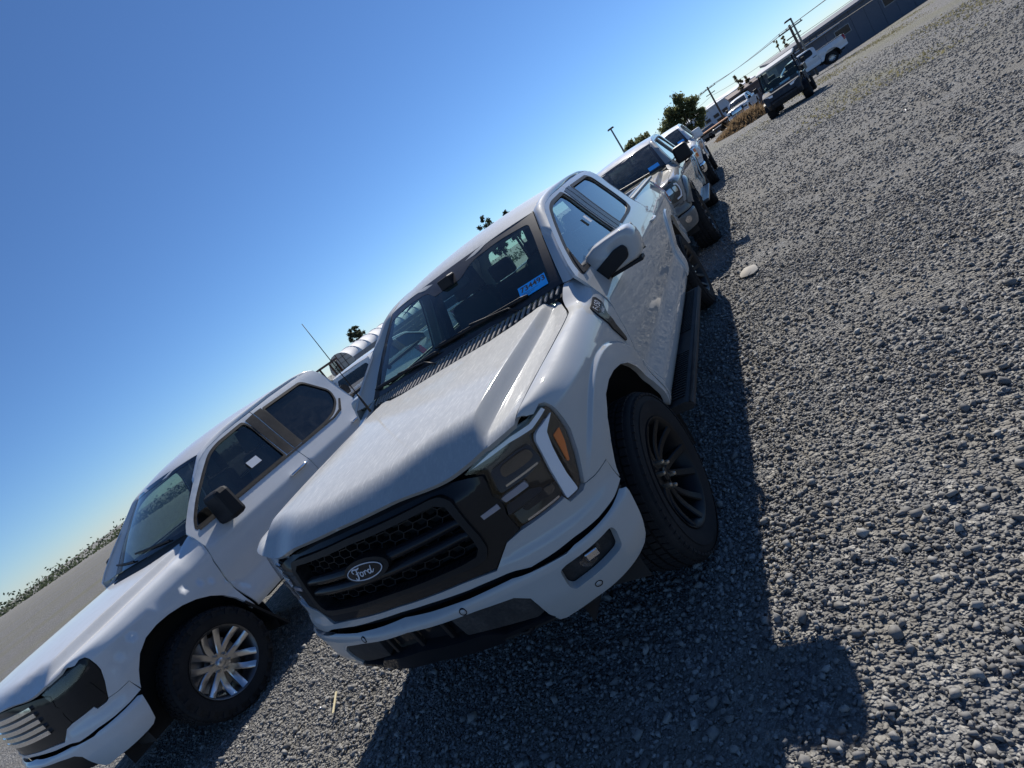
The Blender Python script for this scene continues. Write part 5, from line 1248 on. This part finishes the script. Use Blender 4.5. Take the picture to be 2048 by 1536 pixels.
def tree(name, label, x, y, H, blobs, leaf, mat, n, trunk_r=.18, seed=1, trunk_h=None):
    """blobs: (dx, dy, z, rx, rz) clumps of foliage"""
    z = gz(x, y); r = root(name, label, 'tree', (x, y, z)); rg = np.random.default_rng(seed)
    g = Geo(); th = trunk_h or H*.45
    g.tube([(0, 0, -.2), (.05, 0, th*.5), (-.03, .02, th)], [trunk_r*1.25, trunk_r, trunk_r*.75], 8)
    for b in blobs:
        g.tube([(0, 0, th*.7), (b[0]*.5, b[1]*.5, lerp(th*.8, b[2], .55)), (b[0], b[1], b[2])], [trunk_r*.6, trunk_r*.35, trunk_r*.10], 6)
    g.build('trunk', M['wood'], r, smooth=True)
    tot = sum(b[3]**2*b[4] for b in blobs); C = []
    for b in blobs:
        k = int(n*b[3]**2*b[4]/tot); sub = max(3, k//60)
        cc = rg.normal(0, 1, (sub, 3)); cc /= np.linalg.norm(cc, axis=1, keepdims=True); cc *= rg.uniform(.45, 1, (sub, 1)); cc = cc*np.array([b[3], b[3], b[4]])+np.array(b[:3])
        i = rg.integers(0, sub, k); C.append(cc[i]+rg.normal(0, .22, (k, 3))*min(b[3], b[4])*.85)
    C = np.concatenate(C); k = len(C); a = rg.normal(0, 1, (k, 3)); a /= np.linalg.norm(a, axis=1, keepdims=True); b_ = np.cross(a, rg.normal(0, 1, (k, 3))); b_ /= np.linalg.norm(b_, axis=1, keepdims=True)
    s = leaf*rg.uniform(.6, 1.3, (k, 1)); V = np.stack([C-a*s, C+b_*s*.45, C+a*s, C-b_*s*.45], 1).reshape(-1, 3)
    mk('crown', V, [(4*i, 4*i+1, 4*i+2, 4*i+3) for i in range(k)], mat, r)
tree('spreading_tree', 'large spreading olive green tree at the end of the row of pickups', -1.9, 90, 8.6, [(-2.2, 0, 4.6, 1.6, 1.5), (-3.0, .3, 3.2, 1.2, 1.0), (-.9, .2, 6.5, 1.4, 1.3), (.5, -.3, 7.2, 1.1, 1.2), (1.2, .2, 5.6, 1.5, 1.4), (1.7, 0, 4.0, 1.3, 1.1), (-.2, .4, 4.6, 1.3, 1.2), (.6, 0, 2.9, 1.3, .9), (-1.6, 0, 2.6, 1.2, .8)], .21, M['leaf'], 10500, .24, 3, 3.0)
tree('young_tree', 'smaller rounded green tree behind the slim lamp post', -8.3, 80, 6.3, [(0, 0, 5.5, 1.2, .9), (-1.2, 0, 4.9, 1.1, .9), (1.1, 0, 5.0, 1.1, .9), (0, 0, 4.0, 1.6, .9)], .2, M['leaf'], 4500, .15, 5)
tree('pine_tree', 'dark pine tree peeking over the roof of the grey pickup', -24.6, 60, 7.9, [(.2, 0, 7.3, .55, .6), (-.5, 0, 6.6, .7, .6), (.6, 0, 6.2, .8, .7), (0, 0, 5.4, 1.0, .7), (0, 0, 4.4, 1.1, .7), (0, 0, 3.3, 1.4, .7)], .16, M['leaf_dark'], 2600, .15, 8)
tree('pine_tree', 'second dark pine tree with only its tip above the roof of the grey pickup', -21.9, 60, 7.0, [(0, 0, 6.5, .4, .6), (0, 0, 5.7, .7, .6), (.3, 0, 4.9, .8, .7), (-.2, 0, 3.9, 1.1, .8)], .16, M['leaf_dark'], 1600, .13, 9)
tree('pine_tree', 'dark pine tree standing behind the white fabric hoop building', -118.5, 140, 14.2, [(-.6, 0, 13.3, 1.4, 1.3), (1.8, 0, 12.6, 1.0, 1.5), (-1.6, 0, 11.4, 1.6, 1.0), (.6, 0, 11, 2, 1.4), (2.3, 0, 10.4, 1.6, 1.2), (-1.8, 0, 9, 2, 1), (.4, 0, 8.6, 2.2, 1.2)], .42, M['leaf_dark'], 4200, .3, 10)
for k, (x, y, top, lb_, mt) in enumerate(((6.7, 104, 3.05, 'slender yellow-green poplar behind the low brown building', 'leaf_tan'), (15.2, 120, 4.55, 'bare thin poplar behind the slate grey building', 'leaf_tan'), (16.3, 120, 4.35, 'leafy thin poplar beside the bare one behind the slate grey building', 'leaf_tan'), (8.1, 106, 2.3, 'short poplar beside the slender yellow-green one', 'leaf_tan'))):
    z = gz(x, y); H = top-z; q = .55 if k != 1 else .35
    tree('poplar_tree', lb_, x, y, H, [(0, 0, H*f, q*(1.2-f)*1.5+.18, H*.09) for f in (.35, .48, .6, .72, .84, .95)], .20, M[mt], 1700 if k != 1 else 420, .10, 20+k, H*.9)
# far treeline
def treeline():
    rg = np.random.default_rng(31); V = []
    P = []
    for i in range(700):
        a = rg.uniform(-3.14, 3.14); R = rg.uniform(330, 420); x, y = R*math.sin(a), R*math.cos(a)
        for j in range(85):
            P.append((x+rg.normal(0, 7), y+rg.normal(0, 7), gz(x, y)+abs(rg.normal(0, 2.6))))
    P = np.array(P); k = len(P); a = rg.normal(0, 1, (k, 3)); a /= np.linalg.norm(a, axis=1, keepdims=True); b_ = np.cross(a, rg.normal(0, 1, (k, 3))); b_ /= np.linalg.norm(b_, axis=1, keepdims=True); s = .8
    V = np.stack([P-a*s, P+b_*s*.6, P+a*s, P-b_*s*.6], 1).reshape(-1, 3)
    tag(mk('treeline', V, [(4*i, 4*i+1, 4*i+2, 4*i+3) for i in range(k)], M['leaf_dark']), kind='stuff')
treeline()
# ------------------------------------------------------------------ dry scrub
M['dry'] = leaf_mat('dry_brown_weeds', (.13, .085, .050), (.22, .155, .09)); M['dry_grass'] = leaf_mat('dry_grass_blades', (.22, .185, .10), (.16, .15, .08))
def bush(name, label, x, y, L, D, H, n, seed, mat, rz=0.):
    rg = np.random.default_rng(seed); o0 = Vector((x, y, gz(x, y)))
    u = rg.uniform(-1, 1, n); v = rg.normal(0, .45, n); hump = (1-np.abs(u)**2.2)*(.65+.35*np.sin(u*9+seed)**2)
    cr, sr = math.cos(rz), math.sin(rz); X = u*L*cr-v*D*sr; Y = u*L*sr+v*D*cr
    B = np.stack([X, Y, np.array([gz(x+a, y+b)-o0.z for a, b in zip(X, Y)])], 1); hh = H*hump*rg.uniform(.45, 1.05, n)*np.exp(-v*v)
    lean = rg.normal(0, .35, (n, 2))*hh[:, None]; T = B+np.concatenate([lean, hh[:, None]], 1); md = (B+T)/2+rg.normal(0, .06, (n, 3)); wv = np.stack([rg.normal(0, 1, n), rg.normal(0, .3, n), np.zeros(n)], 1)*.022
    V = np.stack([B-wv, B+wv, md+wv, T, md-wv], 1).reshape(-1, 3)
    o = mk(name, V, [(5*i, 5*i+1, 5*i+2, 5*i+3, 5*i+4) for i in range(n)], mat); o.location = o0; return o
o = bush('dry_bush', None, 3.1, 37.5, 1.7, 1.2, 1.05, 5200, 2, M['dry'], .55); tag(o, 'long low bush of dry brown weeds beside the black utility vehicle', 'bush')
o = bush('dry_bush', None, 1.9, 40, .8, .8, .45, 1600, 3, M['dry'], .4); tag(o, 'small tuft of dry weeds at the far end of the long brown bush', 'bush')
def verge():
    rg = np.random.default_rng(5); n = 26000; X = rg.uniform(.8, 16, n); Y = rg.uniform(14, 52, n)
    k = (np.sin(X*.9+Y*.23)+np.sin(Y*.31-X*.5)+rg.normal(0, .5, n) > .75) & ((Y-14)*.1+2.2 < X+rg.normal(0, .8, n)); X, Y = X[k], Y[k]; n = len(X)
    Z = np.array([gz(a, b) for a, b in zip(X, Y)]); H = rg.uniform(.02, .075, n); B = np.stack([X, Y, Z-.01], 1); w3 = np.stack([rg.normal(0, 1, n), rg.normal(0, 1, n), np.zeros(n)], 1)*.02; T = B+np.stack([rg.normal(0, .03, n), rg.normal(0, .03, n), H], 1)
    V = np.stack([B-w3, B+w3, T], 1).reshape(-1, 3); tag(mk('dry_grass', V, [(3*i, 3*i+1, 3*i+2) for i in range(n)], M['dry_grass']), kind='stuff')
verge()
# ------------------------------------------------------------------ loader, trailer and far car
def loader():
    r = root('loader', 'orange loader with a brown-framed cab and black exhaust stack behind the white pickups', 'loader', (-24.2, 24.6, gz(-24, 24)), math.radians(65))
    g = Geo(); g.box((0, -1.0, 1.15), (1.1, 1.9, .75), taper=.92); g.build('engine_cover', M['orange'], r, bevel=.05)
    g = Geo()
    for x in (-.6, .6):
        for y in (.05, 1.25): g.bar((x, y, .9), (x, y+.05, 2.45), .10, .10)
    g.box((0, .65, 2.52), (1.45, 1.55, .12)); cb = g.build('cab_frame', M['wood'], r)
    for x in (-.6, .6): mk('cab_glass', [(x, .08, 1.3), (x, 1.25, 1.3), (x, 1.27, 2.42), (x, .1, 2.42)], [(0, 1, 2, 3)], M['window'], cb)
    g = Geo(); g.tube([(.30, -.6, 1.5), (.30, -.6, 2.25), (.30, -.68, 2.40)], .06, 8); g.build('exhaust_stack', M['black'], r, smooth=True)
    g = Geo(); g.box((0, .3, .75), (1.3, 3.4, .5)); g.build('chassis', M['orange'], r, bevel=.04)
    g = Geo(); g.box((0, -2.6, .45), (2.0, .7, .7), taper=1.15); g.build('bucket', M['galv'], r); 
    for x in (-.7, .7): Geo().bar((x, -.2, 1.2), (x, -2.4, .6), .14, .2).build('lift_arm', M['orange'], r)
    for x in (-.75, .75):
        for y in (-1.1, 1.2):
            g = Geo(); g.lathe([(-.18, .3), (-.2, .5), (-.16, .6), (.16, .6), (.2, .5), (.18, .3), (.1, .26), (.1, .001)], 24); o = g.build('wheel', M['rubber'], r, angle=40); o.location = (x, y, .6)
loader()
def trailer():
    r = root('flatbed_trailer', 'long flatbed trailer with an orange-tan deck parked beyond the road', 'trailer', (1.7, 66, gz(1.7, 66)), math.radians(-64))
    for i in range(9): Geo().box((0, -2.6+i*.65, .95), (2.2, .62, .10)).build('deck_plank', M['deck'], r)
    g = Geo(); g.box((-.8, 0, .82), (.12, 5.9, .16)); g.box((.8, 0, .82), (.12, 5.9, .16)); g.bar((0, -3, .8), (0, -4.2, .7), .12, .12); g.build('frame', M['black'], r)
    for x in (-1, 1):
        for y in (.8, 1.7):
            g = Geo(); g.lathe([(-.12, .2), (-.13, .34), (.13, .34), (.12, .2), (.05, .001)], 20); o = g.build('wheel', M['rubber'], r, angle=40); o.location = (x, y, .36)
M['deck'] = paint('tan_deck', (.55, .30, .17), .3, 0, base_r=.8)
trailer()
def far_car(label, loc, rz, pt):
    r = root('parked_car', label, 'car', loc, rz); prof = [(-2.2, .35), (-2.25, .75), (-1.2, .92), (-.5, 1.42), (1.0, 1.45), (1.7, .98), (2.2, .95), (2.25, .4)]
    g = Geo(); g.prism(prof, lambda a, b, t: (t*(.88 if b < 1 else .70), a, b), -1, 1); g.build('body', pt, r, bevel=.06)
    for s in (1, -1): mk('window', [(s*.80, -.95, 1.0), (s*.80, 1.45, 1.0), (s*.725, .95, 1.38), (s*.725, -.45, 1.38)], [(0, 1, 2, 3)], M['dark_glass'], r)
    mk('windshield', [(-.74, -1.13, .99), (.74, -1.13, .99), (.64, -.56, 1.40), (-.64, -.56, 1.40)], [(0, 1, 2, 3)], M['dark_glass'], r)
    for x in (-.82, .82):
        for y in (-1.4, 1.4):
            g = Geo(); g.lathe([(-.1, .2), (-.11, .33), (.11, .33), (.1, .2), (.04, .001)], 18); o = g.build('wheel', M['rubber'], r, angle=40); o.location = (x, y, .33)
far_car('small dark car with a pale roof far off at the foot of the spreading tree', (.2, 70, gz(.2, 70)), math.radians(40), M['granite'])
far_car('distant dark car to the left of the flatbed trailer', (-1.4, 88, gz(-1.4, 88)), math.radians(60), M['silver'])
